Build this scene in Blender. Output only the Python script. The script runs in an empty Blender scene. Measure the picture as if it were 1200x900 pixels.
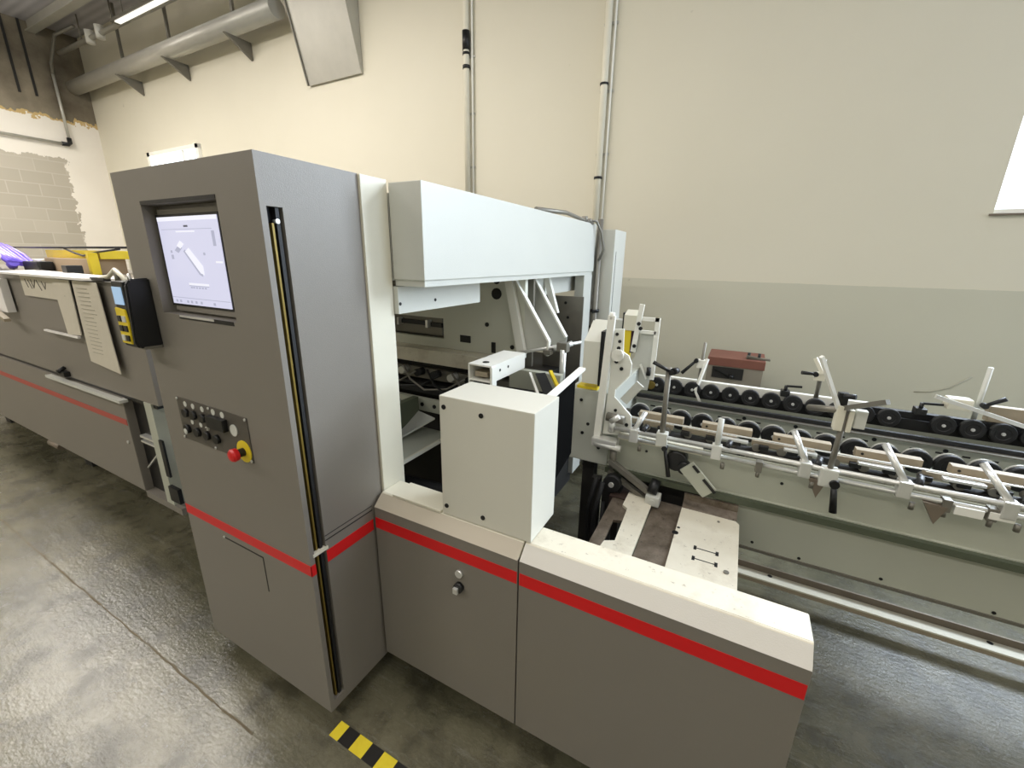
import bpy, bmesh, math, random
from mathutils import Vector, Matrix
random.seed(7)
S = bpy.context.scene
C = S.collection
PI = math.pi

# ---------------- camera, world, lights, exposure ----------------
yaw, pitch, roll = -0.486791, 0.287159, 0.016384
fw = Vector((math.sin(yaw)*math.cos(pitch), math.cos(yaw)*math.cos(pitch), -math.sin(pitch)))
rt = Vector((math.cos(yaw), -math.sin(yaw), 0)); up = rt.cross(fw)
r2 = rt*math.cos(roll)+up*math.sin(roll); u2 = -rt*math.sin(roll)+up*math.cos(roll)
cam = bpy.data.objects.new('camera', bpy.data.cameras.new('camera')); C.objects.link(cam)
M = Matrix((r2, u2, -fw)).transposed().to_4x4(); M.translation = (0, 0, 1.68)
cam.matrix_world = M
cam.data.sensor_fit = 'HORIZONTAL'; cam.data.sensor_width = 36
cam.data.lens = 36*496.3/1200; cam.data.clip_start = 0.02; cam.data.clip_end = 200
S.camera = cam
S.view_settings.view_transform = 'Standard'
S.view_settings.look = 'None'
S.view_settings.gamma = 1
S.view_settings.use_curve_mapping = False
S.view_settings.exposure = 0.0

W = bpy.data.worlds.new('World'); S.world = W; W.use_nodes = True
bgn = W.node_tree.nodes['Background']
bgn.inputs[0].default_value = (0.80, 0.90, 1.0, 1); bgn.inputs[1].default_value = 3.0

def area(name, loc, target, sx, sy, power, col):
    l = bpy.data.lights.new(name, 'AREA'); l.shape = 'RECTANGLE'; l.size = sx; l.size_y = sy
    l.energy = power; l.color = col
    o = bpy.data.objects.new(name, l); C.objects.link(o); o.location = loc
    o.rotation_euler = (Vector(target)-Vector(loc)).to_track_quat('-Z', 'Y').to_euler()
    return o
WARM = (1.0, 0.955, 0.89)
for i, (x, y, p) in enumerate([(-8.3, 1.2, 190), (-4.6, 1.6, 125), (-0.8, 1.0, 40), (3.5, 0.6, 25),
                               (-8.3, -2.2, 100), (-4.6, -2.2, 80), (-0.8, -2.4, 50), (3.5, -2.4, 30)]):
    area('ceiling_strip_light', (x, y, 4.75), (x, y, 0), 2.4, 0.25, p, WARM)
    area('added_uplight', (x, y, 4.78), (x, y, 9), 2.4, 0.25, p*0.45, WARM)  # upward fill lamp added to brighten the ceiling and upper walls
area('daylight_through_window', (2.7, 4.46, 3.4), (2.3, 0.0, 2.0), 2.6, 2.5, 440, (0.76, 0.87, 1.0))
area('daylight_through_small_window', (-8.56, 4.46, 2.8), (-8.5, 0.0, 2.2), 1.6, 1.1, 30, (0.85, 0.93, 1.0))
area('added_side_fill', (6.8, 2.9, 1.6), (0.8, 2.4, 0.0), 2.4, 3.0, 280, (0.62, 0.77, 1.0))  # unseen fill lamp added at the right for bluish side and floor light

# ---------------- materials ----------------
MATS = {}
def srgb(c):
    return tuple(((v/255)/12.92 if v/255 <= 0.04045 else ((v/255+0.055)/1.055)**2.4) for v in c)+(1,)
def paint(name, c, rough=0.45, metal=0.0, bump=0.0, bscale=300, var=0.0, vscale=4.0, spec=0.5):
    m = bpy.data.materials.new(name); m.use_nodes = True; nt = m.node_tree
    b = nt.nodes['Principled BSDF']; L = nt.links
    b.inputs['Base Color'].default_value = srgb(c); b.inputs['Roughness'].default_value = rough
    b.inputs['Metallic'].default_value = metal; b.inputs['Specular IOR Level'].default_value = spec
    tc = nt.nodes.new('ShaderNodeTexCoord')
    if var:
        n = nt.nodes.new('ShaderNodeTexNoise'); n.inputs['Scale'].default_value = vscale; n.inputs['Detail'].default_value = 5
        L.new(tc.outputs['Object'], n.inputs['Vector'])
        mx = nt.nodes.new('ShaderNodeMix'); mx.data_type = 'RGBA'
        a = srgb(c); mx.inputs[6].default_value = tuple(v*(1-var) for v in a[:3])+(1,)
        mx.inputs[7].default_value = tuple(min(1, v*(1+var)) for v in a[:3])+(1,)
        L.new(n.outputs['Fac'], mx.inputs[0]); L.new(mx.outputs[2], b.inputs['Base Color'])
    if bump:
        n2 = nt.nodes.new('ShaderNodeTexNoise'); n2.inputs['Scale'].default_value = bscale; n2.inputs['Detail'].default_value = 2
        L.new(tc.outputs['Object'], n2.inputs['Vector'])
        bp = nt.nodes.new('ShaderNodeBump'); bp.inputs['Strength'].default_value = bump; bp.inputs['Distance'].default_value = 0.002
        L.new(n2.outputs['Fac'], bp.inputs['Height']); L.new(bp.outputs['Normal'], b.inputs['Normal'])
    MATS[name] = m
    return m
def emis(name, c, s):
    m = bpy.data.materials.new(name); m.use_nodes = True
    b = m.node_tree.nodes['Principled BSDF']; b.inputs['Base Color'].default_value = (0.02, 0.02, 0.02, 1)
    b.inputs['Emission Color'].default_value = srgb(c); b.inputs['Emission Strength'].default_value = s
    b.inputs['Roughness'].default_value = 0.3
    MATS[name] = m; return m

GREY = paint('machine_grey', (128, 122, 113), 0.42, bump=0.25, bscale=420, var=0.04, vscale=3)
LGREY = paint('light_grey_enamel', (205, 205, 196), 0.42, bump=0.3, bscale=350, var=0.03)
CREAM = paint('cream_enamel', (222, 217, 198), 0.45, bump=0.15, var=0.05, vscale=9)
CREAMW = paint('worn_cream_enamel', (226, 218, 196), 0.5, bump=0.2, var=0.16, vscale=14)
FRAME = paint('grey_green_enamel', (180, 181, 165), 0.5, var=0.08, vscale=3, bump=0.1)
FRAMED = paint('dark_grey_green', (86, 92, 74), 0.5, var=0.1, vscale=5)
RED = paint('red_stripe', (214, 26, 30), 0.35)
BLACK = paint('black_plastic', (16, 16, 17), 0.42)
RUB = paint('black_rubber', (20, 20, 21), 0.6)
STEEL = paint('bright_steel', (226, 225, 220), 0.28, metal=0.55, var=0.06, vscale=30)
DSTEEL = paint('dull_steel', (128, 124, 114), 0.45, metal=0.5, var=0.12, vscale=12)
TAN = paint('tan_cover', (160, 147, 125), 0.6, var=0.12, vscale=16)
BROWN = paint('brown_worn_metal', (124, 112, 98), 0.45, metal=0.3, var=0.18, vscale=7)
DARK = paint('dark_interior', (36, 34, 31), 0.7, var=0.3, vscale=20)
YEL = paint('yellow', (232, 205, 40), 0.5)
WHITE = paint('white_enamel', (240, 238, 228), 0.4)
PAPER = paint('paper', (206, 198, 180), 0.8, var=0.05, vscale=20)
WPAPER = paint('white_paper', (238, 234, 228), 0.8)
CARD = paint('cardboard', (178, 156, 130), 0.8)
GALV = paint('galvanised_metal', (182, 179, 168), 0.35, metal=0.25, var=0.12, vscale=6)
PURP = paint('purple_film', (120, 96, 226), 0.3)
RUST = paint('red_brown_paint', (132, 84, 70), 0.55, var=0.1)
INK = paint('ink', (105, 100, 92), 0.8)
BRONZE = paint('bronze_seal', (128, 108, 46), 0.4, metal=0.4)
BLUELCD = emis('pale_blue_display', (170, 205, 235), 0.8)
SCREEN = emis('screen_glow', (218, 218, 240), 0.95)
SCR_W = emis('screen_white', (242, 242, 252), 1.0)
SCR_G = emis('screen_grey', (182, 184, 206), 0.9)
SCR_D = emis('screen_dark', (90, 92, 110), 0.7)

def wallmat(name, build):
    m = bpy.data.materials.new(name); m.use_nodes = True
    build(m.node_tree, m.node_tree.nodes['Principled BSDF']); return m
def nd(nt, t, **kw):
    n = nt.nodes.new(t)
    for k, v in kw.items(): setattr(n, k, v)
    return n
def mixc(nt, fac, a, b):
    m = nd(nt, 'ShaderNodeMix', data_type='RGBA')
    for i, v in ((6, a), (7, b)):
        if isinstance(v, tuple): m.inputs[i].default_value = v
        else: nt.links.new(v, m.inputs[i])
    if isinstance(fac, (int, float)): m.inputs[0].default_value = fac
    else: nt.links.new(fac, m.inputs[0])
    return m.outputs[2]
def mth(nt, op, a, b=None, clamp=False):
    m = nd(nt, 'ShaderNodeMath', operation=op, use_clamp=clamp)
    for i, v in ((0, a), (1, b)):
        if v is None: continue
        if isinstance(v, (int, float)): m.inputs[i].default_value = v
        else: nt.links.new(v, m.inputs[i])
    return m.outputs[0]
def noise(nt, vec, scale, detail=4, rough=0.5):
    n = nd(nt, 'ShaderNodeTexNoise'); n.inputs['Scale'].default_value = scale
    n.inputs['Detail'].default_value = detail; n.inputs['Roughness'].default_value = rough
    nt.links.new(vec, n.inputs['Vector']); return n.outputs['Fac']
def ramp(nt, fac, a, b):
    return mth(nt, 'DIVIDE', mth(nt, 'SUBTRACT', fac, a), b-a, True)

def b_back(nt, b):
    g = nd(nt, 'ShaderNodeNewGeometry'); sp = nd(nt, 'ShaderNodeSeparateXYZ'); nt.links.new(g.outputs['Position'], sp.inputs[0])
    n = noise(nt, g.outputs['Position'], 0.9, 6); n2 = noise(nt, g.outputs['Position'], 9, 6, 0.7)
    cream = mixc(nt, n, srgb((212, 206, 186)), srgb((220, 214, 195)))
    grey = mixc(nt, n, srgb((192, 189, 170)), srgb((200, 197, 178)))
    mask = mth(nt, 'GREATER_THAN', mth(nt, 'ADD', sp.outputs['Z'], mth(nt, 'MULTIPLY', n2, 0.012)), 1.53)
    col = mixc(nt, mask, grey, cream)
    spots = ramp(nt, noise(nt, g.outputs['Position'], 5.5, 3), 0.74, 0.78)
    col = mixc(nt, mth(nt, 'MULTIPLY', spots, 0.35), col, srgb((130, 124, 108)))
    nt.links.new(col, b.inputs['Base Color']); b.inputs['Roughness'].default_value = 0.6
def b_left(nt, b):
    g = nd(nt, 'ShaderNodeNewGeometry'); sp = nd(nt, 'ShaderNodeSeparateXYZ'); nt.links.new(g.outputs['Position'], sp.inputs[0])
    Y, Z = sp.outputs['Y'], sp.outputs['Z']
    n = noise(nt, g.outputs['Position'], 1.5, 6, 0.6); nf = noise(nt, g.outputs['Position'], 12, 4)
    white = mixc(nt, n, srgb((226, 218, 204)), srgb((238, 232, 220)))
    conc = mixc(nt, ramp(nt, n, 0.35, 0.65), srgb((92, 82, 66)), srgb((138, 128, 108)))
    edge = mth(nt, 'MULTIPLY', mth(nt, 'SUBTRACT', nf, 0.5), 0.25)
    m1 = mth(nt, 'GREATER_THAN', mth(nt, 'ADD', Z, edge), 3.88)
    # bare masonry patch with coursed blocks
    br = nd(nt, 'ShaderNodeTexBrick'); cb = nd(nt, 'ShaderNodeCombineXYZ'); nt.links.new(Y, cb.inputs[0]); nt.links.new(Z, cb.inputs[1])
    nt.links.new(cb.outputs[0], br.inputs['Vector'])
    br.inputs['Scale'].default_value = 1.0; br.inputs['Brick Width'].default_value = 0.4; br.inputs['Row Height'].default_value = 0.2
    br.inputs['Mortar Size'].default_value = 0.008
    br.inputs['Color1'].default_value = srgb((170, 162, 146)); br.inputs['Color2'].default_value = srgb((182, 174, 158)); br.inputs['Mortar'].default_value = srgb((186, 179, 164))
    m2 = mth(nt, 'MULTIPLY', mth(nt, 'LESS_THAN', mth(nt, 'ADD', Z, edge), 3.27), mth(nt, 'LESS_THAN', mth(nt, 'ADD', Y, edge), 3.62))
    col = mixc(nt, m2, white, br.outputs['Color'])
    col = mixc(nt, m1, col, conc)
    # ochre line along the lower edge of the concrete
    e1 = mth(nt, 'MULTIPLY', m1, mth(nt, 'LESS_THAN', mth(nt, 'ADD', Z, edge), 3.93))
    col = mixc(nt, e1, col, srgb((196, 168, 112)))
    nt.links.new(col, b.inputs['Base Color']); b.inputs['Roughness'].default_value = 0.75
def b_floor(nt, b):
    g = nd(nt, 'ShaderNodeNewGeometry'); P = g.outputs['Position']
    n1 = noise(nt, P, 1.1, 8, 0.62); n2 = noise(nt, P, 6, 8, 0.7); n3 = noise(nt, P, 70, 5, 0.6)
    mp = nd(nt, 'ShaderNodeMapping'); mp.inputs['Scale'].default_value = (1.2, 9, 1); mp.inputs['Rotation'].default_value = (0, 0, 0.5)
    nt.links.new(P, mp.inputs['Vector']); n4 = noise(nt, mp.outputs[0], 3.0, 6, 0.7)
    c = mixc(nt, ramp(nt, n1, 0.35, 0.65), srgb((68, 67, 50)), srgb((116, 111, 90)))
    c = mixc(nt, mth(nt, 'MULTIPLY', ramp(nt, n2, 0.46, 0.62), 0.6), c, srgb((42, 39, 27)))
    c = mixc(nt, mth(nt, 'MULTIPLY', ramp(nt, n3, 0.6, 0.75), 0.25), c, srgb((160, 154, 132)))
    c = mixc(nt, mth(nt, 'MULTIPLY', ramp(nt, n4, 0.55, 0.75), 0.18), c, srgb((186, 186, 180)))
    nt.links.new(c, b.inputs['Base Color'])
    r = mth(nt, 'ADD', mth(nt, 'MULTIPLY', n2, 0.30), 0.07)
    nt.links.new(mth(nt, 'ADD', r, mth(nt, 'MULTIPLY', n4, 0.08)), b.inputs['Roughness'])
    b.inputs['Specular IOR Level'].default_value = 0.6
    bp = nd(nt, 'ShaderNodeBump'); bp.inputs['Strength'].default_value = 0.4; bp.inputs['Distance'].default_value = 0.004
    nt.links.new(mth(nt, 'ADD', n3, mth(nt, 'MULTIPLY', n4, 0.8)), bp.inputs['Height']); nt.links.new(bp.outputs['Normal'], b.inputs['Normal'])
def b_ceil(nt, b):
    g = nd(nt, 'ShaderNodeNewGeometry')
    w = nd(nt, 'ShaderNodeTexWave'); w.inputs['Scale'].default_value = 2.5; w.bands_direction = 'Y'; nt.links.new(g.outputs['Position'], w.inputs['Vector'])
    n = noise(nt, g.outputs['Position'], 2, 4)
    c = mixc(nt, n, srgb((172, 170, 176)), srgb((206, 204, 208)))
    c = mixc(nt, mth(nt, 'MULTIPLY', w.outputs['Fac'], 0.3), c, srgb((84, 84, 92)))
    nt.links.new(c, b.inputs['Base Color']); b.inputs['Roughness'].default_value = 0.6
def b_glass(nt, b):
    tr = nd(nt, 'ShaderNodeBsdfTransparent'); gl = nd(nt, 'ShaderNodeBsdfGlossy'); gl.inputs['Roughness'].default_value = 0.02
    mx = nd(nt, 'ShaderNodeMixShader'); mx.inputs[0].default_value = 0.06
    nt.links.new(tr.outputs[0], mx.inputs[1]); nt.links.new(gl.outputs[0], mx.inputs[2])
    nt.links.new(mx.outputs[0], nt.nodes['Material Output'].inputs['Surface'])
WBACK = wallmat('painted_wall', b_back); WLEFT = wallmat('block_wall', b_left); FLOORM = wallmat('stained_concrete', b_floor)
CEILM = wallmat('ceiling_deck', b_ceil); GLASS = wallmat('glass', b_glass)

def b_tape(nt, b):
    g = nd(nt, 'ShaderNodeNewGeometry'); sp = nd(nt, 'ShaderNodeSeparateXYZ'); nt.links.new(g.outputs['Position'], sp.inputs[0])
    fr = mth(nt, 'FRACT', mth(nt, 'DIVIDE', mth(nt, 'ADD', sp.outputs['X'], 5.0+0.008), 0.118))
    n = noise(nt, g.outputs['Position'], 60, 4)
    c = mixc(nt, n, srgb((235, 215, 60)), srgb((222, 196, 30)))
    c = mixc(nt, mth(nt, 'GREATER_THAN', fr, 0.52), c, srgb((28, 26, 22)))
    nt.links.new(c, b.inputs['Base Color']); b.inputs['Roughness'].default_value = 0.5
TAPE = wallmat('hazard_tape', b_tape)

def b_worn(nt, b):
    tc = nd(nt, 'ShaderNodeTexCoord'); P = tc.outputs['Object']
    n = noise(nt, P, 7, 8, 0.7); nf = noise(nt, P, 40, 6, 0.7)
    c = mixc(nt, n, srgb((214, 205, 182)), srgb((236, 230, 212)))
    c = mixc(nt, mth(nt, 'MULTIPLY', ramp(nt, n, 0.52, 0.66), 0.30), c, srgb((158, 138, 106)))
    c = mixc(nt, mth(nt, 'MULTIPLY', ramp(nt, nf, 0.62, 0.68), 0.55), c, srgb((120, 104, 80)))
    nt.links.new(c, b.inputs['Base Color']); b.inputs['Roughness'].default_value = 0.55
def b_grime(nt, b):
    tc = nd(nt, 'ShaderNodeTexCoord'); P = tc.outputs['Object']
    n = noise(nt, P, 9, 8, 0.7); nf = noise(nt, P, 50, 6, 0.7)
    c = mixc(nt, ramp(nt, n, 0.35, 0.65), srgb((86, 74, 60)), srgb((138, 126, 112)))
    c = mixc(nt, mth(nt, 'MULTIPLY', ramp(nt, nf, 0.6, 0.68), 0.6), c, srgb((50, 42, 32)))
    nt.links.new(c, b.inputs['Base Color']); b.inputs['Roughness'].default_value = 0.42; b.inputs['Metallic'].default_value = 0.3
WORN = wallmat('worn_cream_plate', b_worn); GRIME = wallmat('grimy_brown_plate', b_grime)

# ---------------- geometry helpers ----------------
class MB:
    def __init__(s): s.bm = bmesh.new()
    def _add(s, tmp, m=None):
        if m is not None: bmesh.ops.transform(tmp, matrix=m, verts=tmp.verts)
        me = bpy.data.meshes.new('t'); tmp.to_mesh(me); tmp.free(); s.bm.from_mesh(me); bpy.data.meshes.remove(me); return s
    def box(s, a, b, bev=0.0, rot=None):
        a, b = Vector(a), Vector(b); t = bmesh.new(); bmesh.ops.create_cube(t, size=1)
        d = b-a; c = (a+b)/2
        bmesh.ops.scale(t, vec=(abs(d.x), abs(d.y), abs(d.z)), verts=t.verts)
        if bev: bmesh.ops.bevel(t, geom=t.edges[:], offset=bev, segments=2, affect='EDGES', profile=0.7)
        m = Matrix.Translation(c)
        if rot: m = m @ rot.to_matrix().to_4x4() if hasattr(rot, 'to_matrix') else m @ rot
        return s._add(t, m)
    def cyl(s, a, b, r, r2=None, seg=16, caps=True):
        a, b = Vector(a), Vector(b); d = b-a; t = bmesh.new()
        bmesh.ops.create_cone(t, cap_ends=caps, segments=seg, radius1=r, radius2=r if r2 is None else r2, depth=d.length)
        for f in t.faces:
            if len(f.verts) == 4: f.smooth = True
        return s._add(t, Matrix.Translation((a+b)/2) @ d.to_track_quat('Z', 'Y').to_matrix().to_4x4())
    def bar(s, a, b, w, h, up=(0, 0, 1)):
        a, b = Vector(a), Vector(b); d = b-a; z = d.normalized(); y = Vector(up); x = y.cross(z)
        if x.length < 1e-4: x = Vector((1, 0, 0))
        x.normalize(); y = z.cross(x); t = bmesh.new(); bmesh.ops.create_cube(t, size=1)
        bmesh.ops.scale(t, vec=(w, h, d.length), verts=t.verts)
        m = Matrix((x, y, z)).transposed().to_4x4(); m.translation = (a+b)/2
        return s._add(t, m)
    def tube(s, pts, r, seg=8):
        pts = [Vector(p) for p in pts]; t = bmesh.new(); rings = []
        nrm = None
        for i, p in enumerate(pts):
            d = (pts[min(i+1, len(pts)-1)]-pts[max(i-1, 0)]).normalized()
            if nrm is None: nrm = d.orthogonal().normalized()
            nrm = (nrm-d*nrm.dot(d)).normalized(); bn = d.cross(nrm)
            rings.append([t.verts.new(p+(nrm*math.cos(2*PI*k/seg)+bn*math.sin(2*PI*k/seg))*r) for k in range(seg)])
        for i in range(len(rings)-1):
            for k in range(seg):
                f = t.faces.new((rings[i][k], rings[i][(k+1) % seg], rings[i+1][(k+1) % seg], rings[i+1][k])); f.smooth = True
        t.faces.new(rings[0][::-1]); t.faces.new(rings[-1])
        return s._add(t)
    def prism(s, poly, vec, bev=0.0):
        t = bmesh.new(); v = [t.verts.new(p) for p in poly]; f = t.faces.new(v)
        r = bmesh.ops.extrude_face_region(t, geom=[f])
        bmesh.ops.translate(t, vec=vec, verts=[e for e in r['geom'] if isinstance(e, bmesh.types.BMVert)])
        bmesh.ops.recalc_face_normals(t, faces=t.faces)
        if bev: bmesh.ops.bevel(t, geom=t.edges[:], offset=bev, segments=2, affect='EDGES')
        return s._add(t)
    def disc_lathe(s, c, axis, prof, seg=24):
        c = Vector(c); ax = Vector(axis).normalized(); u = ax.orthogonal().normalized(); v = ax.cross(u); t = bmesh.new(); rings = []
        for (r, h) in prof:
            rings.append([t.verts.new(c+ax*h+(u*math.cos(2*PI*k/seg)+v*math.sin(2*PI*k/seg))*max(r, 1e-4)) for k in range(seg)])
        for i in range(len(rings)-1):
            for k in range(seg):
                t.faces.new((rings[i][k], rings[i][(k+1) % seg], rings[i+1][(k+1) % seg], rings[i+1][k]))
        t.faces.new(rings[0][::-1]); t.faces.new(rings[-1]); bmesh.ops.recalc_face_normals(t, faces=t.faces)
        return s._add(t)
    def build(s, name, mat, parent=None, label=None):
        vs = s.bm.verts; n = len(vs)
        lo = Vector([min(v.co[k] for v in vs) for k in range(3)]); hi = Vector([max(v.co[k] for v in vs) for k in range(3)])
        c = (lo+hi)/2
        if parent is None: c.z = lo.z
        bmesh.ops.translate(s.bm, vec=-c, verts=vs)
        me = bpy.data.meshes.new(name); s.bm.to_mesh(me); s.bm.free(); me.materials.append(mat)
        o = bpy.data.objects.new(name, me); C.objects.link(o); o.location = c; WPOS[o] = c
        if parent is not None:
            o.parent = parent; o.location = c-WPOS[parent]
        if label: o['label'] = label
        return o
WPOS = {}
def tag(o, label, cat, group=None, kind=None):
    o['label'] = label; o['category'] = cat
    if group: o['group'] = group
    if kind: o['kind'] = kind
    return o
def thing(name, loc, label, cat, group=None):
    o = bpy.data.objects.new(name, None); C.objects.link(o); o.location = loc; WPOS[o] = Vector(loc); o.empty_display_size = 0.1
    return tag(o, label, cat, group)
def struct(name, mb, mat):
    o = mb.build(name, mat); o['kind'] = 'structure'; return o
def spart(name, mb, mat, parent):
    o = mb.build(name, mat, parent); return o
def copy_part(o, dx, parent):
    c = o.copy(); C.objects.link(c); c.parent = parent; c.location = Vector(o.location)+Vector(dx)
    for g in list(o.children):
        d = g.copy(); C.objects.link(d); d.parent = c
    return c

# ================= the room =================
struct('floor', MB().box((-11.2, -6, -0.2), (7, 4.4, 0)), FLOORM)
struct('ceiling', MB().box((-11.2, -6, 5.3), (7, 4.4, 5.5)), CEILM)
wb = MB()
for (x0, x1, z0, z1) in [(-11.2, -9.35, 0, 5.3), (-9.35, -7.77, 0, 2.2), (-9.35, -7.77, 3.32, 5.3), (-7.77, 1.40, 0, 5.3),
                         (1.40, 4.0, 0, 2.02), (1.40, 4.0, 4.6, 5.3), (4.0, 7.0, 0, 5.3)]:
    wb.box((x0, 4.2, z0), (x1, 4.4, z1))
struct('wall_back', wb, WBACK)
struct('wall_left', MB().box((-11.2, -6, 0), (-11.04, 4.2, 5.3)), WLEFT)
struct('wall_right', MB().box((6.9, -6, 0), (7.0, 4.2, 5.3)), WBACK)
struct('wall_front', MB().box((-11.2, -6.2, 0), (7, -6, 5.3)), WBACK)
# windows
w1 = MB()
w1.box((1.40, 4.26, 2.02), (1.42, 4.30, 4.6)).box((3.97, 4.22, 2.02), (4.0, 4.30, 4.6)).box((1.40, 4.22, 4.57), (4.0, 4.30, 4.6)).box((1.40, 4.22, 2.02), (4.0, 4.30, 2.05)).box((2.68, 4.24, 2.02), (2.72, 4.28, 4.6))
wo = struct('window_1', w1, WHITE)
MB().box((1.43, 4.25, 2.05), (3.97, 4.256, 4.57)).build('pane', GLASS, wo)
MB().box((1.38, 4.18, 2.008), (4.02, 4.25, 2.02)).build('window_sill', BROWN, wo)
w2 = MB()
w2.box((-9.35, 4.15, 3.26), (-7.77, 4.25, 3.32)).box((-9.35, 4.15, 2.2), (-9.27, 4.25, 3.32)).box((-7.85, 4.15, 2.2), (-7.77, 4.25, 3.32)).box((-8.28, 4.17, 2.2), (-8.22, 4.25, 3.3)).box((-9.35, 4.15, 2.2), (-7.77, 4.25, 2.26))
wo2 = struct('window_2', w2, WHITE)
MB().box((-9.27, 4.21, 2.26), (-7.85, 4.216, 3.26)).build('pane', GLASS, wo2)
# scuff marks on the grey band of the back wall
sc_ = MB().tube([(1.27, 4.199, 0.75), (1.36, 4.199, 0.765), (1.46, 4.199, 0.81), (1.56, 4.199, 0.91)], 0.005, 6)
o = sc_.build('trim_4', paint('scuff', (168, 164, 146), 0.7)); o['kind'] = 'structure'
# concrete panel joints on the left wall
for i, (y, z0) in enumerate([(3.27, 4.2), (3.47, 4.2)]):
    struct('trim_%d' % (i+1), MB().box((-11.045, y-0.015, z0), (-11.02, y+0.015, 5.3)), DARK)
# steel beam under the ceiling at the back corner
o = MB().box((-11.0, 3.56, 5.16), (-3.0, 3.60, 5.3)).box((-11.0, 3.52, 5.14), (-3.0, 3.64, 5.16)).build('ceiling_beam', GALV)
o['kind'] = 'structure'

# ================= services on the walls =================
# large pipe along the top of the back wall
t = thing('wall_pipe', (-8, 4.0, 4.5), 'long grey ventilation pipe running along the top of the back wall on brackets', 'pipe')
MB().cyl((-10.95, 3.97, 4.46), (-5.3, 3.97, 4.46), 0.11, seg=24).build('pipe_run', GALV, t)
for x in (-9.15, -7.75, -6.22):
    b = MB(); b.prism([(x, 4.19, 4.35), (x, 3.85, 4.35), (x, 4.19, 4.15)], (0.035, 0, 0)); b.build('bracket', DSTEEL, t)
    MB().box((x+0.06, 3.955, 4.57), (x+0.10, 3.985, 5.3)).build('hanger_strap', DSTEEL, t)
# thin pipes above it
t = thing('thin_pipe', (-9, 3.86, 4.8), 'thin silver sprinkler pipe above the big ventilation pipe', 'pipe')
MB().cyl((-10.9, 3.86, 4.93), (-5.3, 3.86, 4.90), 0.035).build('pipe_run', GALV, t)
for x in (-10.0, -8.9, -7.6, -6.4):
    MB().cyl((x, 3.86, 4.93), (x, 3.86, 5.3), 0.01, seg=8).build('hanger_rod', DSTEEL, t)
for x in (-9.7, -9.35): MB().cyl((x, 3.86, 4.85), (x, 3.86, 5.03), 0.058).build('pipe_coupling', WHITE, t)
t = thing('strip_light', (-7.3, 3.7, 4.95), 'slim white strip light hung above the pipes near the ceiling', 'light')
MB().box((-8.6, 3.70, 4.86), (-5.6, 3.80, 4.90), 0.005).build('housing', DSTEEL, t)
MB().box((-8.5, 3.715, 4.845), (-5.7, 3.785, 4.86)).build('tube', emis('lit_tube', (255, 252, 240), 1.2), t)
MB().cyl((-8.3, 3.75, 4.9), (-8.3, 3.75, 5.3), 0.008, seg=6).cyl((-6.0, 3.75, 4.9), (-6.0, 3.75, 5.3), 0.008, seg=6).build('hanger_rod', DSTEEL, t)
# chute against the wall
t = thing('air_chute', (-4.7, 4.1, 3.7), 'sloping grey sheet metal air chute on the back wall under the pipe', 'duct')
MB().prism([(-5.12, 4.195, 3.70), (-5.12, 4.17, 3.70), (-5.12, 3.84, 5.0), (-5.12, 4.195, 5.0)], (0.89, 0, 0)).build('chute_body', GALV, t)
MB().bar((-5.13, 4.165, 3.70), (-5.13, 3.835, 5.0), 0.015, 0.03).build('edge_flange', DSTEEL, t)
# conduits
def conduit(x, z0, label, joints):
    t = thing('conduit', (x, 4.15, z0), label, 'conduit', 'conduits on the back wall')
    MB().cyl((x, 4.155, z0), (x, 4.155, 5.3), 0.03).build('pipe_run', CREAM, t)
    MB().cyl((x+0.055, 4.178, z0), (x+0.055, 4.178, 5.3), 0.010, seg=8).build('thin_cable', WHITE, t)
    for z, h in joints:
        MB().cyl((x, 4.155, z), (x, 4.155, z+h), 0.038).build('coupling', BLACK, t)
    for z in (2.6, 3.1, 3.6, 4.4):
        MB().box((x-0.045, 4.185, z), (x+0.075, 4.195, z+0.02)).build('pipe_clip', GALV, t)
    return t
conduit(-2.775, 2.0, 'left of two thin vertical conduits on the back wall, with black joints near the top', [(3.66, 0.16), (3.62, 0.02), (3.50, 0.03)])
conduit(-1.335, 1.0, 'right of two thin vertical conduits, passing behind the far end of the white beam', [(3.15, 0.015), (2.40, 0.02)])
# pipe with elbow on the left wall
t = thing('elbow_pipe', (-10.98, 3.7, 3.5), 'thin grey pipe with a black elbow on the left wall', 'pipe')
MB().cyl((-10.98, 0.0, 3.52), (-10.98, 3.70, 3.51), 0.022).build('horizontal_run', GALV, t)
MB().cyl((-10.98, 3.73, 3.55), (-10.98, 3.73, 4.62), 0.022).build('vertical_run', GALV, t)
MB().tube([(-10.98, 3.62, 3.51), (-10.98, 3.70, 3.51), (-10.98, 3.73, 3.54), (-10.98, 3.73, 3.62)], 0.034, 10).build('elbow', BLACK, t)
MB().tube([(-10.98, 3.73, 4.6), (-10.95, 3.73, 4.75), (-10.6, 3.75, 5.1), (-10.0, 3.8, 5.12)], 0.025, 8).build('flexible_hose', DSTEEL, t)

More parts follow.
